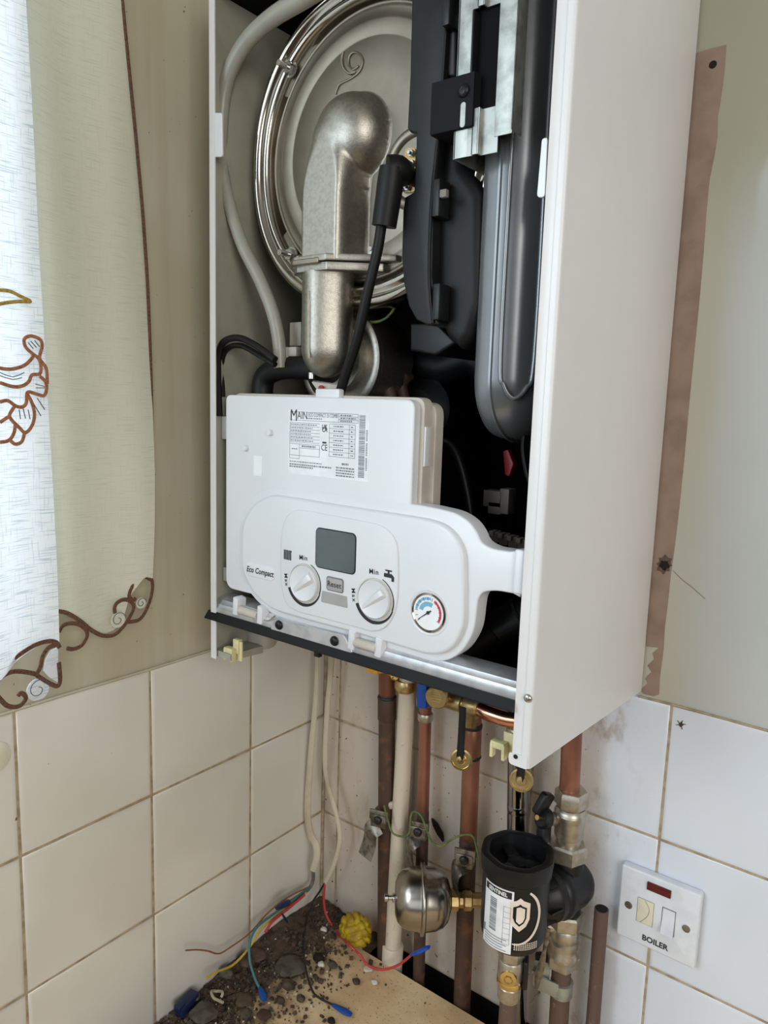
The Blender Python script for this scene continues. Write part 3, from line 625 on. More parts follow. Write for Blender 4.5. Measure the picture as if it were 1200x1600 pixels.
# clear overflow tube on the left
bm = BM(); tube(bm, [at(u, v, y=y) for u, v, y in ((680, -75, -.20), (590, -60, -.23), (520, -30, -.25), (470, 0, -.25), (425, 28, -.25), (388, 62, -.25), (362, 105, -.25), (350, 150, -.25), (346, 200, -.25), (347, 260, -.248), (360, 325, -.246), (380, 385, -.244), (405, 435, -.24), (425, 485, -.238), (435, 530, -.236), (438, 575, -.236))], lambda t: .0095 - .003 * min(1, t * 1.6), 18); mk('overflow_tube', bm, 'tube', boiler, 'translucent white plastic tube')
bm = BM(); q = at(448, 552, y=-.225); obox(bm, q, (1, 0, 0), (0, 1, 0), .014, .014, .012, .002); obox(bm, q + Vector((.013, 0, .001)), (1, 0, 0), (0, 1, 0), .012, .012, .010, .002); mk('tube_clamp', bm, 'plastic2', boiler)
bm = BM(); q = at(461, 522, y=-.215); box(bm, q.x - .008, q.x + .008, q.y, q.y + .01, q.z - .012, q.z + .012, .001); mk('terminal_block', bm, 'plastic2', boiler)
bm = BM(); tube(bm, [at(u, v, y=-.225) for u, v in ((412, 640), (410, 605), (418, 585), (445, 575), (490, 576), (520, 580))], .0115, 18); mk('rubber_hose', bm, 'rubber', boiler)
bm = BM(); tube(bm, [at(u, v, y=-.258) for u, v in ((343, 650), (341, 600), (341, 560), (349, 535), (372, 528), (400, 540), (430, 562))], .0035, 10); tube(bm, [at(u, v, y=-.252) for u, v in ((348, 620), (346, 570), (354, 546), (376, 540), (405, 555), (430, 570))], .003, 10); mk('mains_lead', bm, 'rubber', boiler)
bm = BM(); q = at(343, 630, y=-.247); cyl(bm, q - Vector((0, 0, .02)), (0, 0, 1), .0055, .036, 14, .001); mk('lead_sleeve', bm, 'rubber', boiler)
bm = BM(); tube(bm, [at(u, v, y=-.2) for u, v in ((550, 488), (575, 502), (598, 500), (616, 482), (627, 450), (628, 420))], .0013, 8); mk('earth_lead', bm, 'greenwire', boiler, 'thin green earth lead')
# things barely seen in the dark cavity
bm = BM(); tube(bm, [at(u, v, y=-.16) for u, v in ((675, 690), (700, 692), (715, 715), (728, 760), (736, 810), (738, 860))], .0045, 12); mk('black_hose', bm, 'black', boiler)
bm = BM(); tube(bm, [at(u, v, y=-.2) for u, v in ((820, 670), (817, 700), (822, 735), (830, 760))], .002, 8); mk('vessel_lead', bm, 'black', boiler)
bm = BM(); q = at(795, 722, y=-.15); prism(bm, rpoly(xz([(787, 705), (795, 702), (804, 725), (797, 745), (790, 742)], -.15), .002), -.152, -.146, bev=.001); mk('red_lever', bm, 'red', boiler)
for (u, v, a, b) in ((773, 779, .010, .008), (776, 793, .007, .006), (791, 783, .005, .012)):
    bm = BM(); q = at(u, v, y=-.15); box(bm, q.x - a, q.x + a, -.155, -.14, q.z - b, q.z + b, .001); mk('wire_connector', bm, 'dimgrey', boiler)
for k in range(4):
    bm = BM(); q = at(775 + k * 14, 838 + k * 4, y=-.19); obox(bm, q, (1, .3, 0), (0, 1, 0), .008, .012, .010, .0012); box(bm, q.x - .002, q.x + .002, q.y - .01, q.y, q.z + .002, q.z + .006); mk('terminal_block', bm, 'dimgrey', boiler)
bm = BM(); tube(bm, [at(u, v, y=-.20) for u, v in ((690, 1040), (730, 1020), (770, 988), (800, 968), (835, 945))], .013, 18, 4); mk('pump_hose', bm, 'rubber', boiler)
bm = BM(); q = at(790, 975, y=-.20); lathe(bm, [(.0145, 0), (.016, .002), (.016, .03), (.0145, .032)], at(780, 981, y=-.2), at(826, 950, y=-.2) - at(780, 981, y=-.2), 22); mk('ribbed_connector', bm, 'black', boiler)
bm = BM(); tube(bm, [at(u, v, y=-.12) for u, v in ((640, 560), (690, 575), (740, 560), (780, 590))], .018, 16, 4); lathe(bm, [(.03, 0), (.034, .01), (.034, .05), (.02, .06)], at(700, 640, y=-.08), (0, -1, 0), 28); mk('diverter_body', bm, 'black', boiler)
bm = BM(); tube(bm, [at(u, v, y=-.17) for u, v in ((588, 560), (600, 590), (612, 630), (616, 660))], .007, 14, 4); tube(bm, [at(u, v, y=-.15) for u, v in ((640, 585), (628, 600), (632, 625), (640, 650))], .006, 14, 4); mk('internal_pipe', bm, 'copper_dull', boiler)
# ================================================================== CONTROL PANEL (hinged at the bottom)
CY = -.262
cp = BM()
o = rpoly([(.0868, .104), (.0868, .3085), (.3255, .3085), (.3255, .200), (.3255, .105)], [.012, .007, .009, 0, .01])
prism(cp, o, CY, CY + .009, bev=.0016, seg=3); panel = mk('control_panel', cp, 'plastic', boiler, 'white plastic control panel')
bm = BM(); prism(bm, rpoly([(.0885, .106), (.0885, .3105), (.3295, .3105), (.3295, .107)], .010), CY + .0095, CY + .022, bev=.001, seg=2); prism(bm, rpoly([(.0885, .106), (.0885, .3065), (.333, .3065), (.333, .107)], .012), CY + .022, CY + .034, bev=.001); mk('rear_housing', bm, 'plastic2', panel)
bm = BM(); box(bm, .3295, .3312, CY + .010, CY + .018, .252, .286, .0005); q = at(632, 621, y=CY); mk('housing_clip', bm, 'plastic', panel); bm = BM(); box(bm, .208, .238, CY + .004, CY + .012, .306, .3165, .002); mk('top_clip', bm, 'plastic', panel)
bm = BM(); box(bm, BX0 + .004, .0875, CY + .006, CY + .009, .262, .286, .0008); mk('side_latch', bm, 'plastic', panel); bm = BM(); box(bm, BX0 + .004, .0885, CY + .008, CY + .012, .108, .123, .0008); mk('side_latch', bm, 'plastic', panel)
# raised pod with the controls; its arm clips to the right panel
po = xz([(372, 845), (372, 880), (378, 905), (392, 930), (415, 953), (445, 968), (560, 1000), (640, 1024), (672, 1033), (698, 1032), (720, 1018), (735, 995), (741, 975), (744, 950), (747, 935), (755, 926), (775, 924), (800, 928), (814, 930), (816, 866), (795, 862), (770, 858), (752, 848), (744, 832), (732, 816), (712, 803), (688, 796), (645, 788), (540, 774), (440, 762), (415, 763), (392, 776), (378, 800), (373, 820)], CY - .001)
po = [tuple(p) for p in smooth(po, 3, True)]
pod = [p for p in po]
bm = BM(); prism(bm, pod, CY - .0002, CY + .016, bev=.0018, seg=3); arm = mk('pod_base', bm, 'plastic', panel, sharp=40)
pf = xz([(379, 845), (379, 880), (385, 903), (398, 926), (420, 947), (450, 960), (560, 990), (640, 1014), (670, 1022), (694, 1020), (711, 1008), (722, 988), (727, 965), (727, 900), (725, 865), (715, 840), (700, 824), (680, 814), (640, 806), (540, 791), (440, 775), (418, 776), (398, 788), (385, 808), (380, 825)], CY - .004)
pf = [tuple(p) for p in smooth(pf, 4, True)]
bm = BM(); prism(bm, pf, CY - .0062, CY, bev=.0034, seg=4); face = mk('pod_face', bm, 'plastic', panel, sharp=50)
FY = CY - .0062
sf = xz([(441, 850), (441, 900), (446, 935), (462, 953), (500, 964), (560, 980), (585, 986), (605, 978), (618, 955), (623, 925), (623, 865), (617, 840), (600, 823), (575, 815), (520, 805), (475, 797), (458, 799), (446, 815)], FY)
sf = [tuple(p) for p in smooth(sf, 4, True)]
bm = BM(); prism(bm, sf, FY - .0020, FY + .001, bev=.0012, seg=3); mk('facia', bm, 'plastic', panel, sharp=50)
GY = FY - .0021
def arc(bm, c, r, a0, a1, w0, w1, y, n=40):
    pts = [(c[0] + r * math.cos(math.radians(a0 + (a1 - a0) * k / n)), c[1] + r * math.sin(math.radians(a0 + (a1 - a0) * k / n))) for k in range(n + 1)]
    return ribbon(bm, pts, lambda t: w0 + (w1 - w0) * t ** 1.2, y)
# display
d = [at(u, v, y=GY) for u, v in ((494, 826), (555, 834), (555, 897), (495, 885))]
lx0 = (d[0].x + d[3].x) / 2; lx1 = (d[1].x + d[2].x) / 2; lz1 = (d[0].z + d[1].z) / 2; lz0 = (d[2].z + d[3].z) / 2
bm = BM(); prism(bm, rrect(lx0 - .001, lx1 + .001, lz0 - .001, lz1 + .001, .005), GY - .0002, GY + .001); mk('display_bezel', bm, 'black', panel)
bm = BM(); prism(bm, rrect(lx0, lx1, lz0, lz1, .004), GY - .0006, GY + .0005); mk('display', bm, 'lcd', panel, 'dark glossy LCD screen')
# knobs
for nm, (u, v) in (('heat', (473.5, 912)), ('water', (583.5, 937))):
    c = at(u, v, y=GY - .002); cx, cz = c.x, c.z; cx += .0 
    bm = BM(); lathe(bm, [(.0192, 0), (.0192, .0012), (.0184, .0014), (.0184, 0)], (cx, GY + .0005, cz), (0, -1, 0), 56); mk('knob_collar', bm, 'plastic2', panel)
    bm = BM(); lathe(bm, [(.0176, 0), (.0173, .0022), (.0166, .0032), (.0160, .0031), (.0154, .0027), (.003, .0027)], (cx, GY, cz), (0, -1, 0), 56)
    an = math.radians(38); dx, dz = math.cos(an), math.sin(an)
    g = BM(); n = 14
    for k in range(n + 1):
        t = k / n; s = -.0150 + .0300 * t; wd = .0016 + .0028 * t if nm == 'heat' else .0014 + .0022 * t; h = .0027 + .0042 * min(1, (t + .05) * 1.4) * (1 if t < .93 else .7)
        row = [g.verts.new((cx + s * dx + o_ * dz, GY - hh, cz + s * dz - o_ * dx)) for o_, hh in ((-wd * 1.5, .0025), (-wd * .7, h), (wd * .7, h), (wd * 1.5, .0025))]
        if k:
            for j in range(3): g.faces.new((prev[j], prev[j + 1], row[j + 1], row[j]))
            if k == n: g.faces.new(row)
        else: g.faces.new(row[::-1])
        prev = row
    merge(bm, g); kb = mk('knob', bm, 'plastic', panel, 'central heating dial' if nm == 'heat' else 'hot water dial', sharp=40)
    bm = BM(); arc(bm, (cx, cz), .0208, 68, -20, .0008, .0014, GY - .0002); arc(bm, (cx, cz), .0212, -20, -90, .0014, .0032, GY - .0002); arc(bm, (cx, cz), .0214, -90, -160, .0032, .0036, GY - .0002); mk('dial_scale', bm, 'ink', panel)
    mk('dial_lettering', textbm('Min', .0066, flatmap((cx - .002, cz + .0245), GY - .0002, .05), bold=.00008, spacing=1.15), 'ink', panel)
    mk('dial_lettering', textbm('Max', .0062, flatmap((cx - .0245, cz - .0005), GY - .0002, -PI / 2 + .15), bold=.00008, spacing=1.3), 'ink', panel)
    if nm == 'heat': HK = (cx, cz)
    else: WK = (cx, cz)
# radiator and tap symbols
q = at(449, 867, y=GY); bm = BM()
for k in range(5): box(bm, q.x - .0046 + k * .0021, q.x - .0033 + k * .0021, GY - .0003, GY, q.z - .0048, q.z + .0048)
box(bm, q.x + .004, q.x + .0056, GY - .0003, GY, q.z + .0035, q.z + .0048); mk('radiator_symbol', bm, 'ink', panel)
q = at(608, 900, y=GY); bm = BM()
prism(bm, rpoly([(q.x - .0055, q.z - .0015), (q.x - .0055, q.z + .002), (q.x + .003, q.z + .002), (q.x + .0055, q.z - .0005), (q.x + .0055, q.z - .0045), (q.x + .0028, q.z - .0045), (q.x + .0028, q.z - .0015)], .0006, 2), GY - .0003, GY)
box(bm, q.x - .0015, q.x + .0003, GY - .0003, GY, q.z + .002, q.z + .0045); box(bm, q.x - .0042, q.x + .003, GY - .0003, GY, q.z + .004, q.z + .0052); mk('tap_symbol', bm, 'ink', panel)
# reset button and flap
q = at(523.5, 913.5, y=GY); bm = BM(); prism(bm, rrect(q.x - .0095, q.x + .0095, q.z - .0058, q.z + .0058, .002), GY - .0012, GY, bev=.0006, seg=2); rb = mk('reset_button', bm, 'grey', panel)
bm = BM(); prism(bm, rrect(q.x - .0105, q.x + .0105, q.z - .0068, q.z + .0068, .0026), GY - .0002, GY); mk('button_surround', bm, 'greyink', panel)
mk('reset_lettering', textbm('Reset', .0072, flatmap((q.x, q.z), GY - .0014), bold=.0001, spacing=1.05), 'ink', rb)
d = xz([(504, 923), (542, 932), (543, 950), (502, 940)], GY); bm = BM(); prism(bm, rpoly(d, .0007, 2), GY - .0008, GY, bev=.0004, seg=1); mk('port_cover', bm, 'grey', panel)
# pressure gauge
q = at(670, 957, y=FY); gx, gz = q.x, q.z; bm = BM()
lathe(bm, [(.0205, 0), (.0195, .0008), (.018, .0003), (.0172, -.002)], (gx, FY + .0002, gz), (0, -1, 0), 48, caps=False); mk('gauge_recess', bm, 'plastic', panel)
bm = BM(); lathe(bm, [(.0168, -.003), (.0172, .001), (.0160, .0018), (.0150, .0006), (.0150, -.002)], (gx, FY, gz), (0, -1, 0), 48); pg = mk('pressure_gauge', bm, 'chrome', panel, 'round water pressure gauge with chrome rim')
bm = BM(); lathe(bm, [(.0151, 0), (.0151, .0006)], (gx, FY - .0002, gz), (0, -1, 0), 40); mk('gauge_dial', bm, 'sticker', pg)
bm = BM(); arc(bm, (gx, gz), .0122, 62, -30, .0022, .0022, FY - .0010, 20); mk('red_zone', bm, 'redink', pg)
bm = BM(); arc(bm, (gx, gz), .0122, 175, 80, .0022, .0022, FY - .0010, 20); arc(bm, (gx, gz), .0075, 170, 60, .004, .004, FY - .0009, 12); mk('blue_zone', bm, 'blueink', pg)
bm = BM()
for k in range(13):
    a = math.radians(220 - k * 21); ribbon(bm, [(gx + .0105 * math.cos(a), gz + .0105 * math.sin(a)), (gx + .0135 * math.cos(a), gz + .0135 * math.sin(a))], .0004, FY - .0011)
ribbon(bm, [(gx - .010, gz - .0075), (gx + .003, gz + .0022)], lambda t: .0004 + .001 * t, FY - .0013); lathe(bm, [(.0016, 0), (.0016, .0006)], (gx, FY - .0011, gz), (0, -1, 0), 14); mk('needle', bm, 'ink', pg)
# badge
q = at(407, 893, y=FY); bm = BM(); prism(bm, rrect(q.x - .0215, q.x + .0215, q.z - .0072, q.z + .0072, .0071), FY - .0010, FY + .0005, bev=.0008, seg=3); bd = mk('name_badge', bm, 'plastic', panel)
mk('badge_lettering', textbm('Eco Compact', .0083, flatmap((q.x, q.z), FY - .0012), shear=.25, sx=.86, bold=.00020), 'ink', bd)
# moulded pips, small matrix sticker (left blank) and the rating label
for u, v in ((423, 676), (385, 700)): q = at(u, v, y=CY); bm = BM(); cyl(bm, (q.x, CY + .001, q.z), (0, -1, 0), .0032, .005, 18, .0006); mk('moulded_pip', bm, 'plastic', panel)
q = at(403, 728, y=CY); bm = BM(); box(bm, q.x - .006, q.x + .006, CY - .0003, CY, q.z - .010, q.z + .010); mk('small_sticker', bm, 'sticker', panel)
d = [at(u, v, y=CY) for u, v in ((452, 639), (577, 648), (576, 754), (450, 739))]
sx0 = (d[0].x + d[3].x) / 2; sx1 = (d[1].x + d[2].x) / 2; sz1 = (d[0].z + d[1].z) / 2; sz0 = (d[2].z + d[3].z) / 2; SW = sx1 - sx0; SH = sz1 - sz0
bm = BM(); box(bm, sx0, sx1, CY - .0003, CY, sz0, sz1); lab = mk('rating_label', bm, 'sticker', panel, 'white printed rating label')
LY = CY - .0005
def lp_(a, b): return (sx0 + a * SW, sz1 - b * SH)
def rule(bm, a0, b0, a1, b1, w=.00035):
    p, q_ = lp_(a0, b0), lp_(a1, b1); ribbon(bm, [p, q_], w, LY)
bm = BM()
for a0, b0, a1, b1 in ((.02, .02, .87, .02), (.02, .15, .87, .15), (.02, .02, .02, .15), (.87, .02, .87, .15), (.64, .02, .64, .15), (.64, .065, .87, .065), (.64, .11, .87, .11)): rule(bm, a0, b0, a1, b1)
for k in range(7): rule(bm, .02, .19 + k * .05, .41, .19 + k * .05)
for a0, b0, a1, b1 in ((.02, .52, .41, .52), (.02, .19, .02, .75), (.41, .52, .41, .70), (.15, .52, .15, .75), (.15, .58, .41, .58), (.02, .70, .41, .70), (.02, .75, .15, .75)): rule(bm, a0, b0, a1, b1)
for k in range(8): rule(bm, .53, .18 + k * .07, .84, .18 + k * .07)
for a in (.53, .77, .84): rule(bm, a, .18, a, .67)
mk('label_table', bm, 'greyink', lab)
bm = BM(); rr = random.Random(3)
def dashes(a0, a1, b, w):
    a = a0
    while a < a1:
        l = rr.uniform(.008, .03); rule(bm, a, b, min(a + l, a1), b, w); a += l + .008
for k in range(6): dashes(.03, .40 - .12 * rr.random(), .215 + k * .05, .0009)
for k in range(7): dashes(.58, .70, .215 + k * .07, .0011); dashes(.79, .82, .215 + k * .07, .0011)
dashes(.66, .8, .045, .0012); dashes(.66, .85, .088, .0012); dashes(.66, .8, .13, .0012); dashes(.24, .44, .115, .0009); dashes(.18, .36, .55, .0016)
dashes(.02, .44, .80, .0009); dashes(.02, .56, .845, .0013); dashes(.02, .33, .88, .0013)
for k in range(4): dashes(.62, .84, .83 + k * .04, .0012)
dashes(.69, .77, .77, .0018); dashes(.05, .12, .6, .001)
mk('label_small_print', bm, 'greyink', lab)
bm = BM(); b = .03
while b < .93:
    h = rr.choice((.006, .009, .014)); rule(bm, .885, b + h / 2, .955, b + h / 2, h * SH); b += h + rr.choice((.006, .010))
for k in range(26):
    if k % 9 != 7: rule(bm, .968, .25 + k * .024, .985, .25 + k * .024, .0009)
mk('barcode', bm, 'greyink', lab)
bm = textbm('M', .0158, flatmap(lp_(.070, .085), LY), sx=.78); merge(bm, textbm('AIN', .0100, flatmap(lp_(.183, .078), LY), sx=.78)); mk('label_logo', bm, 'ink', lab)
bm = textbm('ECO COMPACT 25 COMBI', .0052, flatmap(lp_(.445, .062), LY), sx=.60); mk('label_title', bm, 'greyink', lab)
bm = textbm('UK', .0062, flatmap(lp_(.47, .235), LY), sx=.8, bold=.0001); merge(bm, textbm('CA', .0062, flatmap(lp_(.47, .275), LY), sx=.8, bold=.0001)); merge(bm, textbm('CE', .0082, flatmap(lp_(.47, .55), LY), sx=.8)); p = lp_(.47, .47); merge(bm, box(BM(), p[0] - .0025, p[0] + .0025, LY, LY + .0001, p[1] - .0008, p[1] + .0008)); mk('label_marks', bm, 'ink', lab)
# arm clip on the right
bm = BM(); q = [at(u, v, y=CY - .003) for u, v in ((806, 862), (817, 862), (816, 930), (806, 930))]
box(bm, q[0].x - .001, .4365, CY - .0035, CY + .004, q[2].z, q[0].z + .002, .002, 3); mk('arm_clip', bm, 'plastic', panel)
# hinges and screws along the bottom
hz = .0885
def hx_at(u, v): return at(u, v, y=-.266)
for (u, v) in ((371, 948), (409, 962), (552, 1000), (594, 1012)):
    q = hx_at(u, v); bm = BM(); prism(bm, rpoly([(q.x - .004, q.z - .008), (q.x + .003, q.z - .0085), (q.x + .0045, q.z + .009), (q.x - .003, q.z + .011)], .0012), -.2695, -.258, bev=.0008, seg=2); mk('hinge_lug', bm, 'plastic', panel)
for (a, b) in (((376, 953), (404, 962)), ((556, 1003), (590, 1013))):
    p, q = hx_at(*a), hx_at(*b); bm = BM(); tube(bm, [p, q], .0046, 16, 1); mk('hinge_barrel', bm, M['plastic2'], panel)
p, q = hx_at(425, 968), hx_at(548, 1004); zc_ = (p.z + q.z) / 2
bm = BM(); prism(bm, rpoly([(p.x, zc_ - .009), (p.x + .006, zc_ + .002), (q.x - .006, zc_ + .006), (q.x + .006, zc_ - .009)], .002), -.2692, -.2665, bev=.0006, seg=1); mk('hinge_plate', bm, 'rail', boiler)
for (u, v) in ((434.5, 977), (521, 1002)):
    q = at(u, v, y=-.271); bm = BM(); screw(bm, (q.x, -.2695, q.z), (0, -1, 0), .0048); mk('rail_screw', bm, 'black', boiler)
bm = BM(); tube(bm, [hx_at(405, 968), hx_at(420, 970), hx_at(430, 962)], .001, 8, 3); tube(bm, [hx_at(527, 992), hx_at(534, 1003), hx_at(548, 1008)], .001, 8, 3); mk('wire_spring', bm, 'steelbright', boiler)
# under the casing: trap, cable latch and cream clips
bm = BM(); p = at(408, 988, y=-.2); lathe(bm, [(.001, .001), (.016, .0), (.0185, .004), (.0185, .04), (.0175, .042)], (p.x, -.2, .022), (0, 0, 1), 28); mk('condensate_trap', bm, 'trap', boiler, 'translucent plastic condensate trap')
bm = BM(); p = at(497, 1019, y=-.2); box(bm, p.x - .004, p.x + .004, -.203, -.197, p.z - .005, .07, .001); mk('cable_latch', bm, 'black', boiler)
for (u, v) in ((360, 1019), (782, 1168)):
    p = at(u, v, y=-.262 if u < 500 else -.25); bm = BM()
    box(bm, p.x - .001, p.x + .011, p.y + .006, p.y + .0085, p.z - .010, p.z + .012, .0008); box(bm, p.x - .009, p.x + .004, p.y - .002, p.y + .006, p.z - .0015, p.z + .0045, .0008)
    for s in (-.009, .002): box(bm, p.x + s, p.x + s + .003, p.y - .0025, p.y + .004, p.z - .010, p.z + .0035, .0008)
    box(bm, p.x - .001, p.x + .008, p.y + .004, p.y + .010, p.z - .002, p.z + .014, .0008) if u < 500 else None
    mk('snap_clip', bm, 'cream', boiler, 'cream plastic clip')
for x in (.16, .2, .3):
    pass

# ================================================================== PIPES
PY = -.028
def vpipe(name, label, top, bot, r, m, cat='pipe', y=PY, group=None, extra=None, ztop=None, zbot=None):
    a = at(*top, y=y); b = at(*bot, y=y); d = (b - a)
    if ztop is not None: a = a + d * ((ztop - a.z) / d.z)
    if zbot is not None: b = a + d * ((zbot - a.z) / d.z)
    t = thing(name, label, cat, b, group); bm = BM(); tube(bm, [a, b], r, 28, 1); pm = mk('pipe_run', bm, m, t)
    return t, a, b
p1, a, b = vpipe('copper_pipe', 'tarnished copper gas pipe, leftmost, behind the yellow valve lever', (605, 1060), (602, 1480), .0110, 'copper_dull', zbot=-.52, ztop=.06)
def ring(t, name, a, b, z, h, r, m, label=None):
    k = (z - a.z) / (b.z - a.z); c = a + (b - a) * k; ax0 = (a - b).normalized(); bm = BM(); lathe(bm, [(r * .93, 0), (r, .0015), (r, h - .0015), (r * .93, h)], c - ax0 * h, ax0, 28); return mk(name, bm, m, t, label)
ring(p1, 'upper_section', a, b, .055, .130, .0114, 'copper'); ring(p1, 'coupling', a, b, -.078, .032, .0123, 'copper_dull'); ring(p1, 'solder_ring', a, b, -.0765, .004, .0129, 'blackw')
p2, a, b = vpipe('waste_pipe', 'white plastic waste pipe between two copper pipes', (636, 1080), (614, 1475), .0110, 'white_pipe', zbot=-.50, ztop=.06)
ring(p2, 'pipe_socket', a, b, -.428, .07, .0145, 'white_pipe')
cr = thing('compression_nut', 'brass cap nut on top of the white waste pipe', 'pipe fitting', at(634, 1068, y=PY))
bm = BM(); q = at(634, 1070, y=PY); lathe(bm, [(.0128, -.008), (.0150, -.004), (.0152, .002), (.0135, .007), (.010, .008)], q, (0, 0, 1), 28); mk('nut_body', bm, 'brass', cr)
bm = BM(); q = at(617, 1056, y=PY - .02); lathe(bm, [(.0055, 0), (.0055, .002), (.0035, .003), (.0034, .001)], q, (.2, -1, .1), 20); mk('wire_ring', bm, 'brass2', cr)
p3, a, b = vpipe('copper_pipe', 'thin reddish copper pipe below the blue valve lever', (665, 1110), (655, 1500), .0077, 'copper', zbot=-.52, ztop=.02)
ring(p3, 'lower_section', a, b, -.215, .3, .0079, 'copper_dull'); ring(p3, 'compression_joint', a, b, -.083, .010, .0098, 'nickel')
p4, a, b = vpipe('copper_pipe', 'copper pipe below the brass elbow with a black ringed coupling', (738, 1140), (722, 1560), .0107, 'copper', zbot=-.52, ztop=-.05)
ring(p4, 'lower_section', a, b, -.225, .29, .0109, 'copper_dull'); ring(p4, 'coupling', a, b, -.080, .040, .0116, 'copper'); ring(p4, 'black_band', a, b, -.0755, .007, .0122, 'blackw'); ring(p4, 'black_band', a, b, -.1155, .005, .0122, 'blackw')
p5, a, b = vpipe('chrome_pipe', 'dark shiny chrome pipe running down behind the black filter cap', (810, 1150), (809, 1260), .0125, 'chromepipe', zbot=-.50, ztop=.05)
ring(p5, 'reducer', a, b, -.155, .012, .0126, 'chromepipe'); ring(p5, 'tail_nut', a, b, -.062, .016, .0140, 'nickel')
p6, a, b = vpipe('copper_pipe', 'copper pipe entering the plated valve beside the filter from above', (893, 1160), (890, 1230), .0110, 'copper', y=-.04, ztop=.1, zbot=-.115)
c6, a6, b6 = vpipe('copper_pipe', 'dull brown copper pipe below the filter valve, ringed by a steel clamp', (884, 1400), (874, 1575), .0110, 'copper_grey', y=-.04, zbot=-.56, ztop=-.30)
p7, a, b = vpipe('pipe_stub', 'short open-ended brown copper stub standing left of the fused switch', (940, 1420), (927, 1590), .0078, 'copper_grey', y=-.024, zbot=-.56)
bm = BM(); cyl(bm, a - Vector((0, 0, .0005)), (0, 0, 1), .0064, .0009, 22); mk('open_end', bm, 'hole', p7, 'dark open bore')
# ---- valves under the casing
gv = thing('gas_valve', 'valve with yellow plastic lever on the leftmost copper pipe', 'valve', at(605, 1050, y=PY))
bm = BM(); d = [at(u, v, y=-.05) for u, v in ((577, 1041), (594, 1046), (594, 1052), (577, 1049))]; box(bm, d[0].x, d[1].x + .002, -.058, -.046, d[2].z, d[0].z + .008, .0015); mk('lever', bm, 'yellow', gv)
bm = BM(); tube(bm, [at(590, 1049, y=-.053), at(603, 1050, y=-.053), at(613, 1055, y=-.052)], .0022, 8, 3); mk('lever_stem', bm, 'yellow', gv)
bm = BM(); q = at(605, 1040, y=PY); lathe(bm, [(.013, -.002), (.015, .002), (.015, .018), (.012, .02)], q, (0, 0, 1), 6); mk('valve_body', bm, 'brass', gv)
iv = thing('isolation_valve', 'brass isolation valve with blue lever on the thin copper pipe', 'valve', at(660, 1090, y=-.05))
VY = -.045
bm = BM(); d = [at(u, v, y=-.07) for u, v in ((651, 1064), (666, 1066), (664, 1108), (651, 1106))]
x0, x1 = d[0].x, d[1].x; prism(bm, rpoly([(x0, d[0].z + .006), (x1, d[1].z + .006), (x1 + .001, d[2].z), (x0 + .001, d[3].z)], .003), -.070, -.058, bev=.0012, seg=2, both=True); mk('lever', bm, 'blue', iv)
q = at(671, 1085, y=VY); q2 = at(683, 1089, y=VY)
bm = BM(); lathe(bm, [(.011, 0), (.011, .012)], q - Vector((.006, 0, 0)), (1, 0, 0), 8); lathe(bm, [(.0105, 0), (.013, .002), (.013, .012), (.0105, .014)], at(665, 1098, y=PY) - Vector((0, 0, .004)), (0, 0, 1), 6); mk('valve_body', bm, 'brass', iv)
fv = thing('filling_valve', 'brass filling valve with round cap and elbow under the casing edge', 'valve', at(700, 1095, y=VY))
bm = BM(); q = at(697, 1092, y=VY); e = at(741, 1103, y=VY); ln = e.x - q.x
lathe(bm, [(.008, 0), (.0115, .002), (.0115, ln * .62), (.0085, ln * .64), (.0085, ln * .72), (.0125, ln * .74), (.0132, ln * .8), (.0132, ln + .006), (.011, ln + .008)], (q.x, VY, (q.z + e.z) / 2), (1, 0, 0), 28)
zc = (q.z + e.z) / 2
lathe(bm, [(.010, 0), (.010, .028)], (at(738, 1120, y=PY).x, PY - .006, zc - .03), (0, 0, 1), 8); mk('valve_body', bm, 'brass', fv)
bm = BM(); q = at(684, 1088, y=VY - .022); lathe(bm, [(.010, -.012), (.0105, 0), (.0138, .001), (.0138, .0045), (.0125, .0058), (.002, .0060)], q, (.25, -1, 0), 32); cap_ = mk('round_cap', bm, 'brass', fv)
bm = BM()
for k in range(4): obox(bm, q + Vector((.25, -1, 0)).normalized() * .006 + Vector((0, 0, -.0045 + k * .003)), (1, .25, 0), (0, 0, 1), .014 - abs(k - 1.5) * .003, .0009, .0008)
mk('cap_ribs', bm, 'brass', cap_)
hp = thing('copper_link', 'bright new copper link pipe running right from the brass elbow', 'pipe', at(770, 1110, y=VY))
bm = BM(); s = Vector((e.x + .004, VY, zc)); tube(bm, [s, s + Vector((.02, 0, -.0022)), s + Vector((.045, .004, -.003)), s + Vector((.075, .012, .004)), s + Vector((.085, .014, .03))], .0095, 22); mk('bent_tube', bm, 'copper_new', hp)
def plug(label, top, bot, y, m):
    t = thing('blanking_plug', label, 'plug', at(*bot, y=y), 'brass plugs on black straps')
    a, b = at(*top, y=y), at(*bot, y=y); bm = BM(); tube(bm, [a, (a + b) / 2 + Vector((0, -.001, 0)), b + Vector((0, -.004, 0))], .0048, 8, 3, flat=((1, 0, 0), 1, .3)); mk('strap', bm, 'black', t)
    bm = BM(); lathe(bm, [(.0125, 0), (.0128, .001), (.0125, .0028), (.0105, .0030), (.0102, .0018), (.0058, .0018), (.0055, .004), (.0045, .0055), (.001, .0058)], b, (.35, -.9, .15), 36); mk('plug_disc', bm, m, t)
plug('brass blanking plug hanging from a black strap below the filling valve', (723, 1105), (721, 1186), -.075, 'brass2')
plug('brass blanking plug hanging below the right corner of the casing', (817, 1150), (815, 1218), -.10, 'brass')

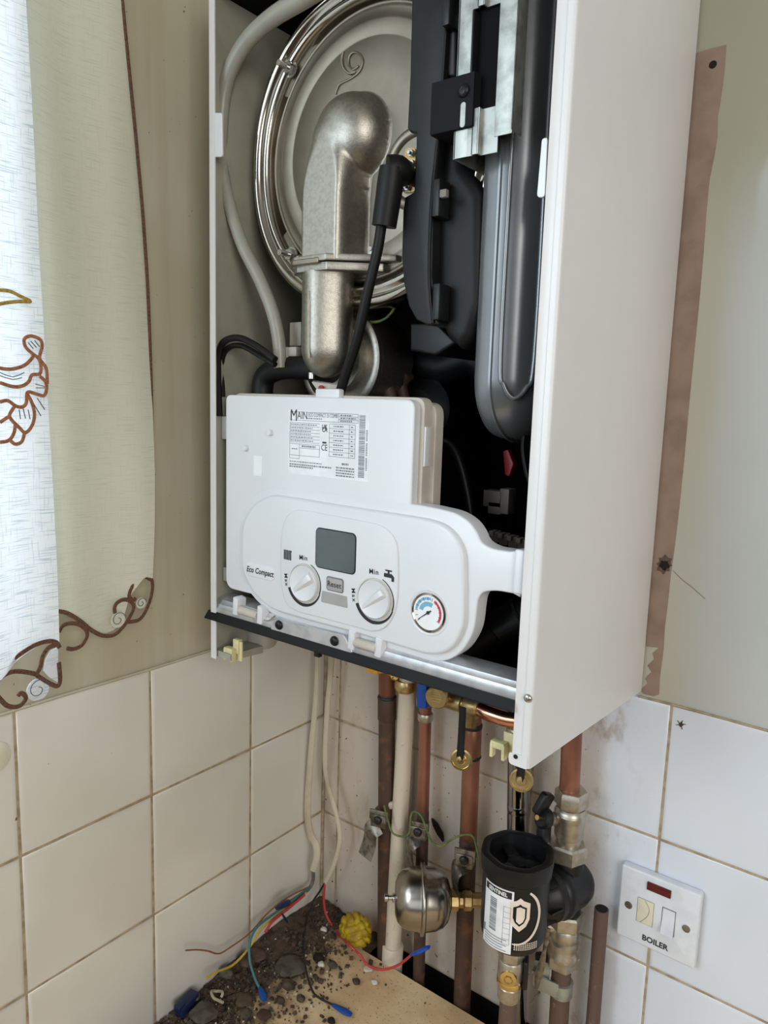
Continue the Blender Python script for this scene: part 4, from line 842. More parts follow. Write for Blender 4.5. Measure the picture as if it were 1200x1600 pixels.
# ---- valve column with the magnetic filter
CX = at(890, 1290, y=-.04).x
def cz(v, u=889): return at(u, v, y=-.04).z
uv = thing('isolation_valve', 'nickel plated valve with black wing handle above the magnetic filter', 'valve', (CX, -.04, cz(1335)))
bm = BM(); hexnut(bm, (CX, -.04, cz(1258)), (0, 0, 1), .0185, cz(1232) - cz(1258), .3); lathe(bm, [(.0165, 0), (.0178, .003), (.016, .006), (.0155, .010)], (CX, -.04, cz(1272)), (0, 0, 1), 32)
lathe(bm, [(.0150, 0), (.0162, .002), (.0162, .022), (.0175, .025), (.0175, .030), (.0155, .033)], (CX, -.04, cz(1306)), (0, 0, 1), 32); lathe(bm, [(.0135, 0), (.0135, .014)], (CX, -.04, cz(1320)), (0, 0, 1), 28); mk('valve_body', bm, 'nickel', uv)
bm = BM(); hexnut(bm, (CX, -.04, cz(1342)), (0, 0, 1), .0215, cz(1316) - cz(1342), .1); mk('union_nut', bm, 'nickel', uv)
bm = BM(); q = at(872, 1280, y=-.045); dirv = (at(855, 1278, y=-.06) - q).normalized(); lathe(bm, [(.0075, 0), (.0075, .016)], q, dirv, 20); mk('stem', bm, 'nickel', uv)
hc = at(855, 1279, y=-.062); bm = BM(); lathe(bm, [(.010, 0), (.0115, .002), (.0115, .008), (.009, .010)], hc, dirv, 20)
up = Vector((0, 0, 1)); obox(bm, hc + Vector((-.004, -.004, .018)), (.35, .35, 1), (1, -.3, 0), .026, .010, .016, .003, 3); obox(bm, hc + Vector((-.002, -.002, -.016)), (-.1, .2, 1), (1, -.3, 0), .022, .012, .014, .003, 3); mk('wing_handle', bm, 'black', uv)
bm = BM(); q = hc + dirv * .010; cyl(bm, q, dirv, .003, .006, 12); mk('handle_screw', bm, 'brass2', uv)
lv = thing('isolation_valve', 'nickel plated valve below the magnetic filter with thin steel lever', 'valve', (CX, -.04, cz(1500)))
CX2 = at(882, 1460, y=-.04).x; dx_ = CX2 - CX
bm = BM(); z0, z1 = cz(1508, 882), cz(1424, 884); hexnut(bm, (CX2, -.04, z1 - .016), (0, 0, 1), .0205, .018, .5)
lathe(bm, [(.0165, 0), (.0178, .004), (.0178, .010), (.0162, .013), (.0165, .018), (.0172, .020), (.0172, .024), (.015, .026), (.0165, .030), (.0165, .038), (.0145, .042)], (CX2, -.04, z1 - .058), (0, 0, 1), 32); mk('valve_body', bm, 'nickel', lv)
bm = BM(); hexnut(bm, (CX2, -.04, z0), (0, 0, 1), .0195, .016, .1); mk('union_nut', bm, 'nickel', lv)
bm = BM(); q = at(862, 1448, y=-.05); lathe(bm, [(.006, -.014), (.006, .004)], q, (-.8, -.4, 0), 16); mk('stem', bm, 'nickel', lv)
bm = BM(); tube(bm, [at(856, 1450, y=-.065), at(852, 1475, y=-.065), at(848, 1500, y=-.065), at(840, 1530, y=-.066), at(838, 1545, y=-.066)], [.003, .002, .0045, .002], 8, 3, flat=((1, .3, 0), 1, .25)); tube(bm, [at(843, 1550, y=-.066), at(830, 1568, y=-.066)], .0012, 8, 1); mk('lever', bm, 'steel', lv)
# filter
FC = Vector((.3735, -.112, 0)); fr = .0372
mf = thing('magnetic_filter', 'black cylindrical magnetic filter with white barcode label and shield emblem', 'water filter', (FC.x, FC.y, -.31))
zt = at(805, 1330, y=FC.y).z; print('filter top z', zt)
cf = (Vector((CAM.x, CAM.y, 0)) - FC); cf.z = 0; cf.normalize(); cr_ = Vector((-cf.y, cf.x, 0))
if cr_.dot(CR @ Vector((1, 0, 0))) < 0: cr_ = -cr_
def onf(v, u=805): p = at(u, v, y=FC.y); n = FC + cf * fr; # height of a front-surface point seen at row v
def zfront(v, u=803, r=fr):
    d = CR @ Vector(((u - 600) / FPX, -(v - 800) / FPX, -1)); p0 = FC + cf * r; t = (p0 - CAM).dot(cf) / d.dot(cf); return (CAM + d * t).z
zc1 = zfront(1392); zb1 = zfront(1508); zc0 = zfront(1362); print('cap', zc0, zc1, zb1)
br = .0350
bm = BM(); lathe(bm, [(.006, zb1 - .006), (.020, zb1 - .004), (br - .006, zb1 + .003), (br - .001, zb1 + .012), (br, zb1 + .022), (br, zc1 + .004)], FC, (0, 0, 1), 64); body = mk('filter_body', bm, 'black', mf, sharp=50)
def lobed(a): return 1 + .018 * math.cos(8 * a)
bm = BM(); lathe(bm, [(fr - .003, zc1), (fr, zc1 + .003), (fr + .0012, zc0 - .003), (fr + .0005, zc0), (fr - .004, zc0 + .001), (fr - .0075, zc0), (fr - .0085, zc0 - .018), (.012, zc0 - .020), (.010, zc0 - .012), (.004, zc0 - .010)], FC, (0, 0, 1), 64, shape=lobed)
capo = mk('filter_cap', bm, 'black', mf, 'ribbed black screw cap', sharp=30)
bm = BM()
for a in (20, 140, 260):
    ar = math.radians(a); d = Vector((math.cos(ar), math.sin(ar), 0)); obox(bm, FC + d * .020 + Vector((0, 0, zc0 - .013)), d, (0, 0, 1), .022, .004, .012, .001)
mk('cap_rib', bm, 'black', capo)
def fmap(s0, z0_, r=br + .0003): return lambda a, b: FC + (cf * math.cos((s0 + a) / r) + cr_ * math.sin((s0 + a) / r)) * r + Vector((0, 0, z0_ + b))
def cylpoly(pts, s0, z0_, m, name, par, label=None, r=br + .0003, step=.002):
    t = BM(); t.faces.new([t.verts.new((p[0], p[1], 0)) for p in pts]); cut(t, step)
    f = fmap(s0, z0_, r)
    for v in t.verts: v.co = f(v.co.x, v.co.y)
    return mk(name, t, m, par, label)
ltop = zfront(1396); lbot = zfront(1495); lh = ltop - lbot
cylpoly([(-.036, 0), (-.0008, 0), (-.0008, -lh), (-.036, -lh)], 0, ltop, 'sticker', 'product_label', mf, 'white printed label with barcode')
lab2 = [o for o in mf.children if o.name.startswith('product_label')][0]
rL = br + .0006
def fl(a0, a1, b0, b1, name=None): return [(a0, b0), (a1, b0), (a1, b1), (a0, b1)]
bm = BM()
def addq(bm, a0, a1, b0, b1):
    t = BM(); t.faces.new([t.verts.new((p[0], p[1], 0)) for p in fl(a0, a1, b0, b1)]); cut(t, .002); f = fmap(0, ltop, rL)
    for v in t.verts: v.co = f(v.co.x, v.co.y)
    merge(bm, t)
b = -.014; r3 = random.Random(5)
while b > -lh * .72:
    h = r3.choice((.0004, .0008, .0012)); addq(bm, -.027, -.0185, b - h, b); b -= h + r3.choice((.0004, .0008))
mk('barcode', bm, 'greyink', lab2)
bm = BM()
for k in range(8): zz = -.018 - k * lh * .085; addq(bm, -.0105, -.0035, zz - .0003, zz)
for aa in (-.0108, -.0035): addq(bm, aa, aa + .0003, -.018 - 7 * lh * .085, -.018)
for k in range(5): addq(bm, -.033, -.006 - .004 * (k % 2), -lh * .80 - k * .003, -lh * .80 - k * .003 + .0008)
addq(bm, -.0355, -.033, -lh * .82, -lh * .70)
mk('label_print', bm, 'greyink', lab2)
bm = BM(); addq(bm, -.0345, -.0030, -.0088, -.0014)
for v in bm.verts: v.co.z -= .0
mk('label_title_band', bm, 'ink', lab2)
mk('label_title', textbm('SENTINEL', .0060, fmap(-.0187, ltop - .0051, rL + .0004), sx=.86, bold=.00015, strips=.002), 'sticker', lab2)
ez = zfront(1432); es = .006
sh_ = [(-.0105, .0135), (-.0035, .0165), (0, .0195), (.0035, .0165), (.0105, .0135), (.0105, -.004), (.007, -.012), (0, -.018), (-.007, -.012), (-.0105, -.004)]
def half(sc, right=False): return [(x * sc, y * sc) for x, y in sh_]
M['emb'] = mat('cream_print', rgb(236, 222, 206), .5)
cylpoly(half(1.0), es, ez, 'emb', 'shield_emblem', mf, r=br + .0005)
cylpoly(half(.66), es, ez, 'black', 'shield_inner', mf, r=br + .0008)
cylpoly([(0, .010), (.0052, .0078), (.0052, -.0022), (.0034, -.0065), (0, -.0092), (-.0035, -.006), (-.0035, .0086)], es, ez, 'emb', 'shield_core', mf, r=br + .0011)
pts = []; n = 26; Rr = .0265
outer = [(math.cos(math.radians(a)) * Rr, math.sin(math.radians(a)) * Rr * 1.18) for a in [62 - k * 160 / n for k in range(n + 1)]]
wf = lambda k: .0012 + .0022 * math.sin(PI * min(1, (k + 3) / (n + 2)))
inner_ = [(x * (1 - wf(k) / Rr), y * (1 - wf(k) / Rr)) for k, (x, y) in enumerate(outer)]
t = BM()
for k in range(n): t.faces.new([t.verts.new((*p, 0)) for p in (outer[k], outer[k + 1], inner_[k + 1], inner_[k])])
f = fmap(.0035, ez - .002, br + .0005)
for v in t.verts: v.co = f(v.co.x, v.co.y)
mk('emblem_arc', t, 'emb', mf)
t = BM()
for i in range(12):
    for j in range(4):
        s = i * .0022; zz = -j * .0021; t.faces.new([t.verts.new((*p, 0)) for p in fl(s, s + .0013, zz - .0013, zz)])
f = fmap(.002, zfront(1476), br + .0005)
for v in t.verts: v.co = f(v.co.x, v.co.y)
mk('dot_grid', t, 'emb', mf)
# neck joining the filter to the column
nc = Vector((CX + .001, -.04, cz(1385, 888))); d = (Vector((FC.x, FC.y, nc.z)) - nc).normalized()
bm = BM(); lathe(bm, [(.018, -.026), (.023, -.020), (.0265, -.008), (.0275, .006), (.0290, .010), (.0305, .014), (.0305, .020), (.0285, .023), (.029, .026), (.029, .031), (.026, .034), (.022, .05)], nc, d, 48); lathe(bm, [(.016, -.034), (.0175, -.03), (.0175, .03), (.016, .034)], nc, (0, 0, 1), 32); mk('filter_neck', bm, 'black', mf, sharp=40)
bm = BM()
for k in range(8):
    a = k * PI / 4; u_ = d.cross(Vector((0, 0, 1))).normalized(); v_ = d.cross(u_); obox(bm, nc + d * .040 + (u_ * math.cos(a) + v_ * math.sin(a)) * .024, d, u_ * math.sin(a) - v_ * math.cos(a), .018, .002, .008)
mk('neck_rib', bm, 'black', mf)
dq = FC + Vector((0, 0, zb1)); bm = BM(); hexnut(bm, dq - Vector((0, 0, .022)), (0, 0, 1), .0145, .020, .4); lathe(bm, [(.0125, 0), (.0135, .003), (.0135, .022), (.0125, .024)], dq - Vector((0, 0, .046)), (0, 0, 1), 28); dv = mk('drain_valve', bm, 'nickel', mf, 'plated drain valve with brass spindle')
bm = BM(); lathe(bm, [(.0132, 0), (.014, .002), (.014, .006), (.0132, .008)], dq - Vector((0, 0, .052)), (0, 0, 1), 28); dd = (cf * .98 - cr_ * .1).normalized(); lathe(bm, [(.0085, .010), (.0085, .015), (.005, .0155), (.005, .013), (.003, .013), (.003, .0155), (.001, .0156)], dq - Vector((0, 0, .036)), dd, 24); mk('brass_spindle', bm, 'brass2', dv)
bm = BM(); lathe(bm, [(.0115, 0), (.0125, .003), (.0125, .016), (.011, .018)], dq - Vector((0, 0, .070)), (0, 0, 1), 24, shape=lambda a: 1 + .02 * math.cos(16 * a)); mk('knurled_end', bm, 'nickel', dv)
bm = BM(); obox(bm, dq - Vector((0, 0, .036)) + cr_ * .016, cr_, (0, 0, 1), .006, .034, .016, .003, 3); mk('black_handle', bm, 'black', dv)
tp = thing('copper_pipe', 'short copper tail pipe below the drain valve of the filter', 'pipe', dq - Vector((0, 0, .16)))
bm = BM(); tube(bm, [dq - Vector((0, 0, .068)), dq - Vector((0, 0, .16))], .0095, 20, 1); mk('pipe_run', bm, 'copper_grey', tp)

# ---- shock arrestor
ax = Vector((.793, .608, 0)).normalized(); SC_ = at(660, 1404, y=-.075)
sa = thing('shock_arrestor', 'small shiny stainless steel expansion bulb with raised seam between the pipes', 'water hammer arrestor', SC_ - Vector((0, 0, .04)))
Hh = .0335; Rr = .0375
prof = [(.004, -Hh - .0005), (.018, -Hh), (.026, -Hh + .003), (.032, -Hh + .009), (.0355, -Hh + .018), (Rr - .0008, -.006), (Rr, -.003), (Rr + .0035, -.0022), (Rr + .0042, 0), (Rr + .0035, .0022), (Rr, .003), (Rr - .0008, .006), (.0355, Hh - .018), (.032, Hh - .009), (.026, Hh - .003), (.018, Hh), (.004, Hh + .0005)]
scale = (at(703, 1404, y=-.075 + .0) - at(617, 1404, y=-.075)).length * .5
k_ = .0375 / .0375
bm = BM(); lathe(bm, [(r * k_, t * k_) for r, t in prof], SC_, ax, 64); mk('bulb', bm, 'bulb', sa, sharp=60)
bm = BM(); lathe(bm, [(.0055, -.002), (.0055, .003), (.003, .004), (.003, .008), (.0048, .009), (.0048, .013), (.002, .014)], SC_ - ax * (Hh), -ax, 20); mk('air_valve', bm, 'steelbright', sa)
bm = BM(); lathe(bm, [(.010, 0), (.013, .002), (.013, .010), (.0095, .012), (.0095, .016), (.0125, .018), (.0125, .026), (.009, .028), (.009, .048)], SC_ + ax * Hh, ax, 8); mk('brass_tail', bm, 'brass', sa)

# ---- earth clamps and the wire linking them
def clamp(label, c, r, tail, screwdir=(-.5, -.8, .1), bend=1):
    t = thing('earth_clamp', label, 'pipe clamp', c, 'steel earth clamps on the pipes'); c = Vector(c)
    bm = BM(); lathe(bm, [(r + .0004, -.006), (r + .0012, -.0055), (r + .0012, .0055), (r + .0004, .006)], c, (0, 0, 1), 28); mk('band', bm, 'steel', t)
    f = Vector((.30, -.95, 0)).normalized(); s = Vector((0, 0, 1)).cross(f)
    bm = BM(); h = c + f * (r + .007); obox(bm, h, s, f, .022, .012, .018, .002); obox(bm, h + Vector((0, 0, .008)) + f * .003, s, f, .026, .003, .014, .001); mk('screw_housing', bm, 'steel', t)
    bm = BM(); screw(bm, h + f * .007 + Vector((0, 0, .003)), f, .0058); mk('clamp_screw', bm, 'blackw', t)
    bm = BM(); pts = [h + f * .003 - Vector((0, 0, .006))] + [h + Vector(q) for q in tail]; tube(bm, pts, .0125, 8, 5, flat=(tuple(s), 1, .09)); mk('tag_plate', bm, 'steel', t)
    return t
clamp('steel earth clamp on the leftmost copper pipe, tag bent outwards', at(600, 1270, y=PY), .011, [(-.006, -.010, -.014), (-.009, -.008, -.032), (-.012, -.014, -.052)])
clamp('steel earth clamp on the thin copper pipe beside the white pipe', at(660, 1290, y=PY), .0078, [(-.006, -.012, -.012), (-.010, -.006, -.032), (-.006, -.006, -.055)])
clamp('shiny steel earth clamp on the pipe right of the stainless bulb', at(732, 1330, y=PY), .0108, [(-.006, -.010, -.010), (-.010, -.006, -.030), (-.008, -.004, -.050)])
q = at(879, 1520, y=-.04)
t = thing('earth_clamp', 'bright steel earth clamp below the lower filter valve', 'pipe clamp', q, 'steel earth clamps on the pipes')
bm = BM(); lathe(bm, [(.0114, -.0085), (.0128, -.008), (.0128, .008), (.0114, .0085)], q - Vector((0, 0, .018)), (0, 0, 1), 28); mk('band', bm, 'galv', t)
bm = BM(); obox(bm, q + Vector((-.020, -.012, -.004)), (1, .45, .0), (0, 1, 0), .018, .003, .032, .0008); obox(bm, q + Vector((-.012, -.014, -.014)), (1, .2, -.1), (0, 1, 0), .026, .003, .018, .0008); obox(bm, q + Vector((-.022, -.018, .002)), (1, .2, -.1), (0, 1, 0), .012, .010, .004, .0008); mk('clamp_bracket', bm, 'galv', t)
bm = BM(); obox(bm, q + Vector((-.022, -.008, .014)), (1, .45, .3), (0, 1, 0), .016, .010, .008, .002); mk('cable_entry', bm, 'black', t)
bm = BM()
for path in ([(600, 1258), (607, 1285), (614, 1302), (630, 1307), (640, 1300), (642, 1275), (648, 1268), (658, 1275), (668, 1300), (675, 1316), (690, 1322), (705, 1312), (722, 1305), (738, 1306), (745, 1325), (748, 1340)],): tube(bm, [at(u, v, y=-.050) for u, v in path], .0013, 8, 5)
tag(mk('earth_wire', bm, 'greenwire'), 'green and yellow earth wire looping between the pipe clamps', 'wire')
bm = BM(); q = at(684, 1297, y=-.002); tube(bm, [q + Vector((-.010, 0, .013)), q + Vector((-.004, 0, .006)), q + Vector((.004, 0, -.004)), q + Vector((.009, 0, -.013))], [.001, .0052, .0056, .001], 12, 6, flat=((0, 1, 0), .3, 1)); tag(mk('tile_hole', bm, 'hole'), 'dark oval hole in the tiles beside the middle earth clamp', 'wall damage')
bm = BM(); q = at(616, 1257, y=-.03); obox(bm, q, (1, 0, .5), (0, 1, 0), .016, .010, .010, .003, 3); tag(mk('pipe_bracket', bm, 'white_pipe'), 'small white plastic pipe bracket left of the waste pipe', 'pipe bracket')

# ================================================================== CABLES
def cablething(label, path, y, rr_, group):
    t = thing('electrical_cable', label, 'cable', at(*path[-1], y=y)); bm = BM(); tube(bm, [at(u, v, y=y) for u, v in path], rr_, 12, 6, flat=((1, .3, 0), 1, .55)); mk('sheath', bm, 'cable', t); return t
def wire(par, name, pts, r, m, label=None):
    P = []
    for p in pts:
        u, v, ax_, val = p; P.append(at(u, v, **{ax_: val}))
    bm = BM(); tube(bm, P, r, 8, 6); return mk(name, bm, m, par, label), P
ca = cablething('flat painted cable in the corner, left one, splitting into blue, yellow and brown cores', [(496, 1000), (495, 1030), (494, 1080), (491, 1120), (487, 1165), (483, 1215), (481, 1250), (481, 1280), (486, 1305), (494, 1320), (495, 1340), (489, 1360)], -.045, [.0030, .0032, .0045, .0052, .0056, .0056, .0045], None)
wire(ca, 'grey_core', [(489, 1355, 'y', -.045), (489, 1375, 'x', .018), (481, 1390, 'x', .018), (455, 1408, 'x', .02), (445, 1414, 'x', .02)], .0028, 'greyw')
wire(ca, 'teal_core', [(484, 1386, 'x', .018), (455, 1408, 'x', .022), (425, 1430, 'x', .022), (402, 1448, 'x', .024), (391, 1470, 'x', .028), (390, 1498, 'x', .036), (397, 1525, 'x', .048), (406, 1545, 'x', .060)], .0018, 'teal')
wire(ca, 'brown_core', [(482, 1386, 'x', .018), (450, 1402, 'x', .018), (420, 1425, 'x', .016), (390, 1458, 'x', .016), (360, 1480, 'x', .016), (342, 1490, 'x', .016), (325, 1486, 'x', .016), (308, 1484, 'x', .016), (290, 1485, 'x', .016)], .0010, 'brownw')
wire(ca, 'yellow_core', [(478, 1394, 'x', .02), (445, 1420, 'x', .02), (410, 1450, 'x', .02), (390, 1480, 'x', .02), (365, 1507, 'x', .018), (340, 1518, 'x', .018), (322, 1528, 'x', .018)], .0015, 'yelloww')
wire(ca, 'red_core', [(476, 1398, 'x', .026), (455, 1416, 'x', .026), (435, 1432, 'x', .026), (424, 1442, 'x', .026), (414, 1457, 'x', .026)], .0018, 'redw')
def crimp(par, a, b, m='blue2', r=.0034, name='blue_crimp'):
    bm = BM(); tube(bm, [a, a.lerp(b, .35), a.lerp(b, .7), b], [r * .6, r, r * 1.15, r * .7], 10, 3, flat=((0, 0, 1), .55, 1)); mk(name, bm, m, par)
crimp(ca, at(406, 1543, x=.060), at(414, 1563, z=-.445), 'blue', .0042); crimp(ca, at(432, 1420, x=.032), at(452, 1408, x=.032), 'navy', .0055); crimp(ca, at(441, 1428, x=.03), at(449, 1441, x=.03), 'navy', .0026)
cb = cablething('thinner cream cable nearer the pipes, splitting into red and black cores', [(520, 1000), (519, 1025), (516, 1060), (512, 1100), (509, 1150), (508, 1195), (513, 1228), (523, 1262), (530, 1295), (530, 1320), (522, 1350), (513, 1370), (507, 1382)], -.03, [.0034, .0040, .0040, .0036, .0032, .0032, .0026], None)
_, P = wire(cb, 'black_core', [(508, 1378, 'y', -.03), (500, 1392, 'y', -.034), (487, 1412, 'y', -.042), (479, 1440, 'y', -.06), (474, 1475, 'y', -.09), (478, 1515, 'z', -.432), (488, 1548, 'z', -.442), (500, 1560, 'z', -.445), (520, 1570, 'z', -.445)], .0014, 'blackw')
crimp(cb, P[-1], at(549, 1586, z=-.446), 'blue', .0042)
_, P = wire(cb, 'red_core', [(508, 1378, 'y', -.03), (506, 1405, 'y', -.032), (510, 1430, 'y', -.034), (525, 1455, 'y', -.036), (545, 1476, 'z', -.425), (562, 1492, 'z', -.436), (575, 1508, 'z', -.443), (597, 1515, 'z', -.444), (622, 1508, 'y', -.052), (643, 1492, 'y', -.055)], .0017, 'redw')
crimp(cb, P[-1], P[-1] + (at(670, 1480, y=P[-1].y) - P[-1]), 'blue2', .0050)

# ================================================================== FUSED SWITCH
SY = -.0105
d = [at(u, v, y=SY) for u, v in ((971, 1354), (1097, 1395), (1085, 1512), (962, 1462))]
x0 = (d[0].x + d[3].x) / 2; x1 = (d[1].x + d[2].x) / 2; z1 = (d[0].z + d[1].z) / 2; z0 = (d[2].z + d[3].z) / 2; print('spur', x1 - x0, z1 - z0)
sp = thing('fused_switch', 'white fused spur switch marked for the boiler, on the tiles to the right', 'switch', ((x0 + x1) / 2, 0, z0))
bm = BM(); prism(bm, rrect(x0, x1, z0, z1, .003, 4), SY, -.0015, bev=.0022, seg=3); mk('face_plate', bm, 'spur', sp)
def sxz(u, v, yy=SY): q = at(u, v, y=yy); return q.x, q.z
X, Z = sxz(1030, 1390); bm = BM(); box(bm, X - .0125, X + .0125, SY - .002, SY + .001, Z - .0045, Z + .0045, .0005); mk('neon_indicator', bm, 'neon', sp, 'dark red indicator')
X, Z = sxz(1008, 1425); bm = BM(); box(bm, X - .0085, X + .0085, SY - .0007, SY + .001, Z - .014, Z + .014, .0003); fcx = mk('fuse_carrier', bm, 'ivory', sp, 'ivory fuse carrier')
bm = BM(); ribbon(bm, [tuple(p) for p in smooth([(X - .001, Z + .0135), (X + .004, Z + .006), (X + .003, Z - .003), (X - .004, Z - .0135)], 6)], .0005, SY - .0009)
for a_, b_ in (((X - .0087, Z - .0142), (X + .0087, Z - .0142)), ((X + .0087, Z - .0142), (X + .0087, Z + .0142)), ((X - .0087, Z + .0142), (X + .0087, Z + .0142)), ((X - .0087, Z - .0142), (X - .0087, Z + .0142))): ribbon(bm, [a_, b_], .0005, SY - .0002)
mk('carrier_groove', bm, 'greyink', fcx)
X, Z = sxz(1044, 1440)
bm = BM(); prism(bm, [(SY + .001, Z - .014), (SY - .0052, Z - .0135), (SY - .0012, Z + .0005), (SY - .0006, Z + .0135), (SY + .001, Z + .0135)], X - .0065, X + .0065, 'x', .0006, 1, True); mk('rocker', bm, 'spur', sp)
bm = BM(); box(bm, X - .0072, X + .0072, SY - .0003, SY + .0006, Z - .0148, Z + .0145); mk('rocker_gap', bm, 'greyink', sp)
for u, v in ((982, 1414), (1072, 1451)): X, Z = sxz(u, v); bm = BM(); lathe(bm, [(.0042, 0), (.0042, .0004), (.003, .0008)], (X, SY, Z), (0, -1, 0), 20); obox(bm, (X, SY - .001, Z), (1, 0, .5), (0, 1, 0), .006, .0004, .0009); mk('fixing_screw', bm, 'steel', sp)
X, Z = sxz(1023, 1473); mk('lettering', textbm('BOILER', .0090, flatmap((X, Z), SY - .0002, 0), bold=.0003, sx=.95), 'ink', sp)

# ================================================================== LOOSE THINGS ON THE BOARD
BZ = -.45
def blob(c, r, sq=(1, 1, 1), rough_=.2, sub=2, seed=0):
    t = BM(); bmesh.ops.create_icosphere(t, subdivisions=sub, radius=1); rnd = random.Random(seed); ph = [rnd.uniform(0, 6) for _ in range(6)]
    for v in t.verts:
        n = v.co.normalized(); k = 1 + rough_ * (math.sin(n.x * 3 + ph[0]) * math.cos(n.y * 4 + ph[1]) + .6 * math.sin(n.z * 6 + n.x * 5 + ph[2])); v.co = Vector((n.x * sq[0], n.y * sq[1], n.z * sq[2])) * r * k + Vector(c)
    return t
c = at(556, 1452, y=-.04); c = Vector((c.x, c.y, c.z)); print('putty', c)
bm = BM(); t = BM(); bmesh.ops.create_icosphere(t, subdivisions=5, radius=1)
for v in t.verts:
    n = v.co.normalized(); k = 1 + .05 * math.sin(n.x * 5 + 1) * math.cos(n.z * 6) - .16 * abs(math.sin(n.x * 4 + n.z * 3 + 2.2 * math.sin(n.y * 3))) ** 6 - .14 * abs(math.sin(n.z * 5 - n.x * 3 + 1.3)) ** 8
    v.co = Vector((n.x * .026, n.y * .020, n.z * .023)) * k + c
merge(bm, t); tag(mk('putty_lump', bm, 'putty', sharp=180), 'mustard yellow crumpled putty lump lying in the corner debris', 'putty lump')
rnd = random.Random(11)
def dens(x, y):
    return max(0, 1 - x / (.10 + .05 * math.sin(y * 23 + 1))) if y > -.42 else 0
st = {'stone': BM(), 'stone2': BM(), 'flake': BM()}
cnt = 0
while cnt < 4600:
    x = abs(rnd.gauss(0, .055)) + .003; y = -rnd.uniform(.004, .36)
    if x > .24 or (x > .10 and y > -.046) or rnd.random() > (1 if x < .06 else .45): continue
    if y < -.31 and x < .0: continue
    s = rnd.choice((.0007, .0011, .0016, .0024)) * rnd.uniform(.7, 1.2); k = rnd.choices(('stone', 'stone2', 'flake'), (6, 3, .5))[0]
    if k == 'flake': s = min(s, .0013)
    heap = .016 * max(0, 1 - x / .05) * max(0, 1 - abs(y + .10) / .14); z = BZ + rnd.uniform(0, heap + .0008) + s * .5
    t = BM(); bmesh.ops.create_cube(t, size=1); q = Matrix.Rotation(rnd.uniform(0, 6), 3, 'Z') @ Matrix.Rotation(rnd.uniform(0, 6), 3, 'X')
    fz = rnd.uniform(.3, .9)
    b_ = st[k]; vs_ = [b_.verts.new(q @ Vector((v.co.x * s * 2 * rnd.uniform(.6, 1.2), v.co.y * s * 2 * rnd.uniform(.6, 1.2), v.co.z * s * 2 * fz)) + Vector((x, y, z))) for v in t.verts]
    for f in t.faces: b_.faces.new([vs_[v.index] for v in f.verts])
    t.free(); cnt += 1
tag(mk('debris', st['stone'], 'stone', sharp=20), 'brown crumbs of plaster and grit heaped on the board in the corner', 'debris', kind='stuff')
tag(mk('debris', st['stone2'], 'stone2', sharp=20), 'grey crumbs of mortar scattered on the board along the left wall', 'debris', kind='stuff')
tag(mk('paint_flakes', st['flake'], 'flake', sharp=20), 'tiny white paint flakes strewn among the brown grit', 'debris', kind='stuff')
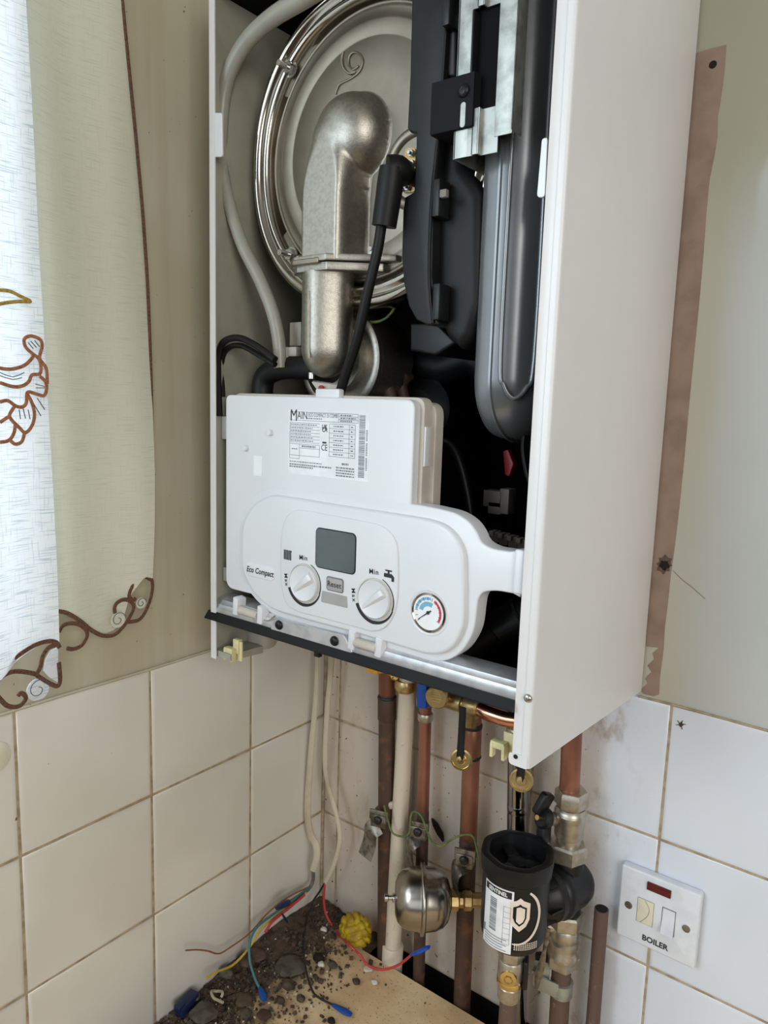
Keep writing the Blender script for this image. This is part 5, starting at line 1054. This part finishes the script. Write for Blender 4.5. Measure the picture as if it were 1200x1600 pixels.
# the heap the crumbs lie on
bm = BM(); n = 40; g = []
for i in range(n + 1):
    row = []
    for j in range(n + 1):
        x = .001 + .125 * i / n; y = -.001 - .30 * j / n
        h = .018 * max(0, 1 - x / (.062 + .014 * math.sin(j * .9))) ** 1.1 * max(0, 1 - abs(y + .09) / .17) + .0015 * math.sin(i * 1.7 + j * 1.1) * math.cos(j * 1.3) - .0012
        row.append(bm.verts.new((x, y, BZ + h)))
    g.append(row)
for i in range(n):
    for j in range(n): bm.faces.new((g[i][j], g[i + 1][j], g[i + 1][j + 1], g[i][j + 1]))
tag(mk('dirt_heap', bm, 'stone', sharp=180), 'low heap of brown dirt in the corner below the cables', 'debris', kind='stuff')
pcs = [(452, 1512, .020, 'stone2', 'flat', 'largest flat dark stone disc, near the black wire'), (385, 1512, .012, 'stone', 'rock', 'brown rock below the teal wire bend'), (352, 1528, .010, 'stone2', 'rock', 'grey rock against the left wall'), (382, 1562, .011, 'stone', 'flat', 'round brown disc left of the blue crimp'),
       (318, 1592, .017, 'stone2', 'flat', 'grey-green flat disc at the bottom edge'), (450, 1540, .009, 'stone', 'rock', 'small brown rock right of the teal wire'), (438, 1563, .006, 'stone', 'rock', 'tiny dark rock right of the blue crimp'), (412, 1585, .009, 'copper_dull', 'flat', 'reddish brown chip near the bottom edge'),
       (385, 1582, .008, 'stone2', 'flat', 'pale flat chip beside the reddish one'), (498, 1497, .008, 'hole', 'rock', 'near-black crumb right of the black wire'), (520, 1508, .007, 'stone2', 'rock', 'green-grey crumb in the middle of the board'), (502, 1506, .005, 'flake', 'rock', 'white plaster chip beside the black crumb'),
       (506, 1452, .005, 'flake', 'rock', 'white plaster chip in the corner heap'), (557, 1533, .0055, 'stone', 'rock', 'brown crumb just below the red wire'), (585, 1534, .0045, 'flake', 'rock', 'white chip below the red wire bend'), (518, 1594, .005, 'hole', 'rock', 'dark crumb near the lower end of the blue crimp'),
       (575, 1512, .006, 'flake', 'flat', 'white sliver lying under the red wire'), (470, 1560, .006, 'stone', 'rock', 'brown crumb left of the black wire end'), (300, 1563, .008, 'stone2', 'rock', 'grey crumb beside the navy wall plug'), (400, 1500, .013, 'copper_grey', 'flat', 'flat reddish tile shard against the wall')]
for i, (u, v, r, m, kd, lb) in enumerate(pcs):
    q = at(u, v, z=BZ + .004)
    q.x = max(q.x, r + .004); bm = BM(); merge(bm, blob((q.x, q.y, BZ + (r * .25 if kd == 'flat' else r * .5) + (.008 if q.x < .05 else .001)), r, (1, .95, .22) if kd == 'flat' else (1, .8, .55), .14, 3, i))
    tag(mk('rubble_piece', bm, m, sharp=50), lb, 'rubble', 'loose rubble pieces on the board')
q = at(292, 1570, z=BZ + .01); bm = BM(); q.x = max(q.x, .012); obox(bm, (q.x, q.y, BZ + .012), (.15, -1, -.1), (1, 0, 0), .030, .014, .014, .002); obox(bm, (q.x + .002, q.y - .012, BZ + .018), (.15, -1, 0), (1, 0, 0), .012, .010, .006, .0015); tag(mk('wall_plug', bm, 'navy'), 'navy blue plastic plug lying against the left wall', 'wall plug')
q = at(339, 1560, z=BZ + .006); bm = BM(); tube(bm, [Vector((q.x + .008 * math.cos(a), q.y + .006 * math.sin(a), BZ + .012 + .002 * math.sin(2 * a))) for a in [k * .5 for k in range(12)]] + [Vector((q.x + .016, q.y - .004, BZ + .012))], .0018, 8, 3); tag(mk('wire_offcut', bm, 'cable'), 'curled cream cable offcut lying in the debris', 'cable offcut')
q = at(-8, 1185, x=.0015); bm = BM(); lathe(bm, [(.0155, 0), (.0155, .001), (.0145, .0015)], (0, q.y, q.z), (1, 0, 0), 36); tag(mk('round_patch', bm, M['ivory']), 'yellowed round filler patch on the tile at the left edge', 'filler patch')
# small insect-like mark and chips on the right tiles
q = at(1064, 1132, y=.0004); bm = BM(); merge(bm, blob(q, .0022, (1.2, .3, 1), .4, 2, 4))
for a in (20, 75, 140, 200, 290): tube(bm, [q, q + Vector((math.cos(math.radians(a)) * .005, -.0004, math.sin(math.radians(a)) * .005))], .0004, 6, 1)
tag(mk('dead_insect', bm, 'stone'), 'tiny dead brown insect on the top tile right of the boiler', 'insect')
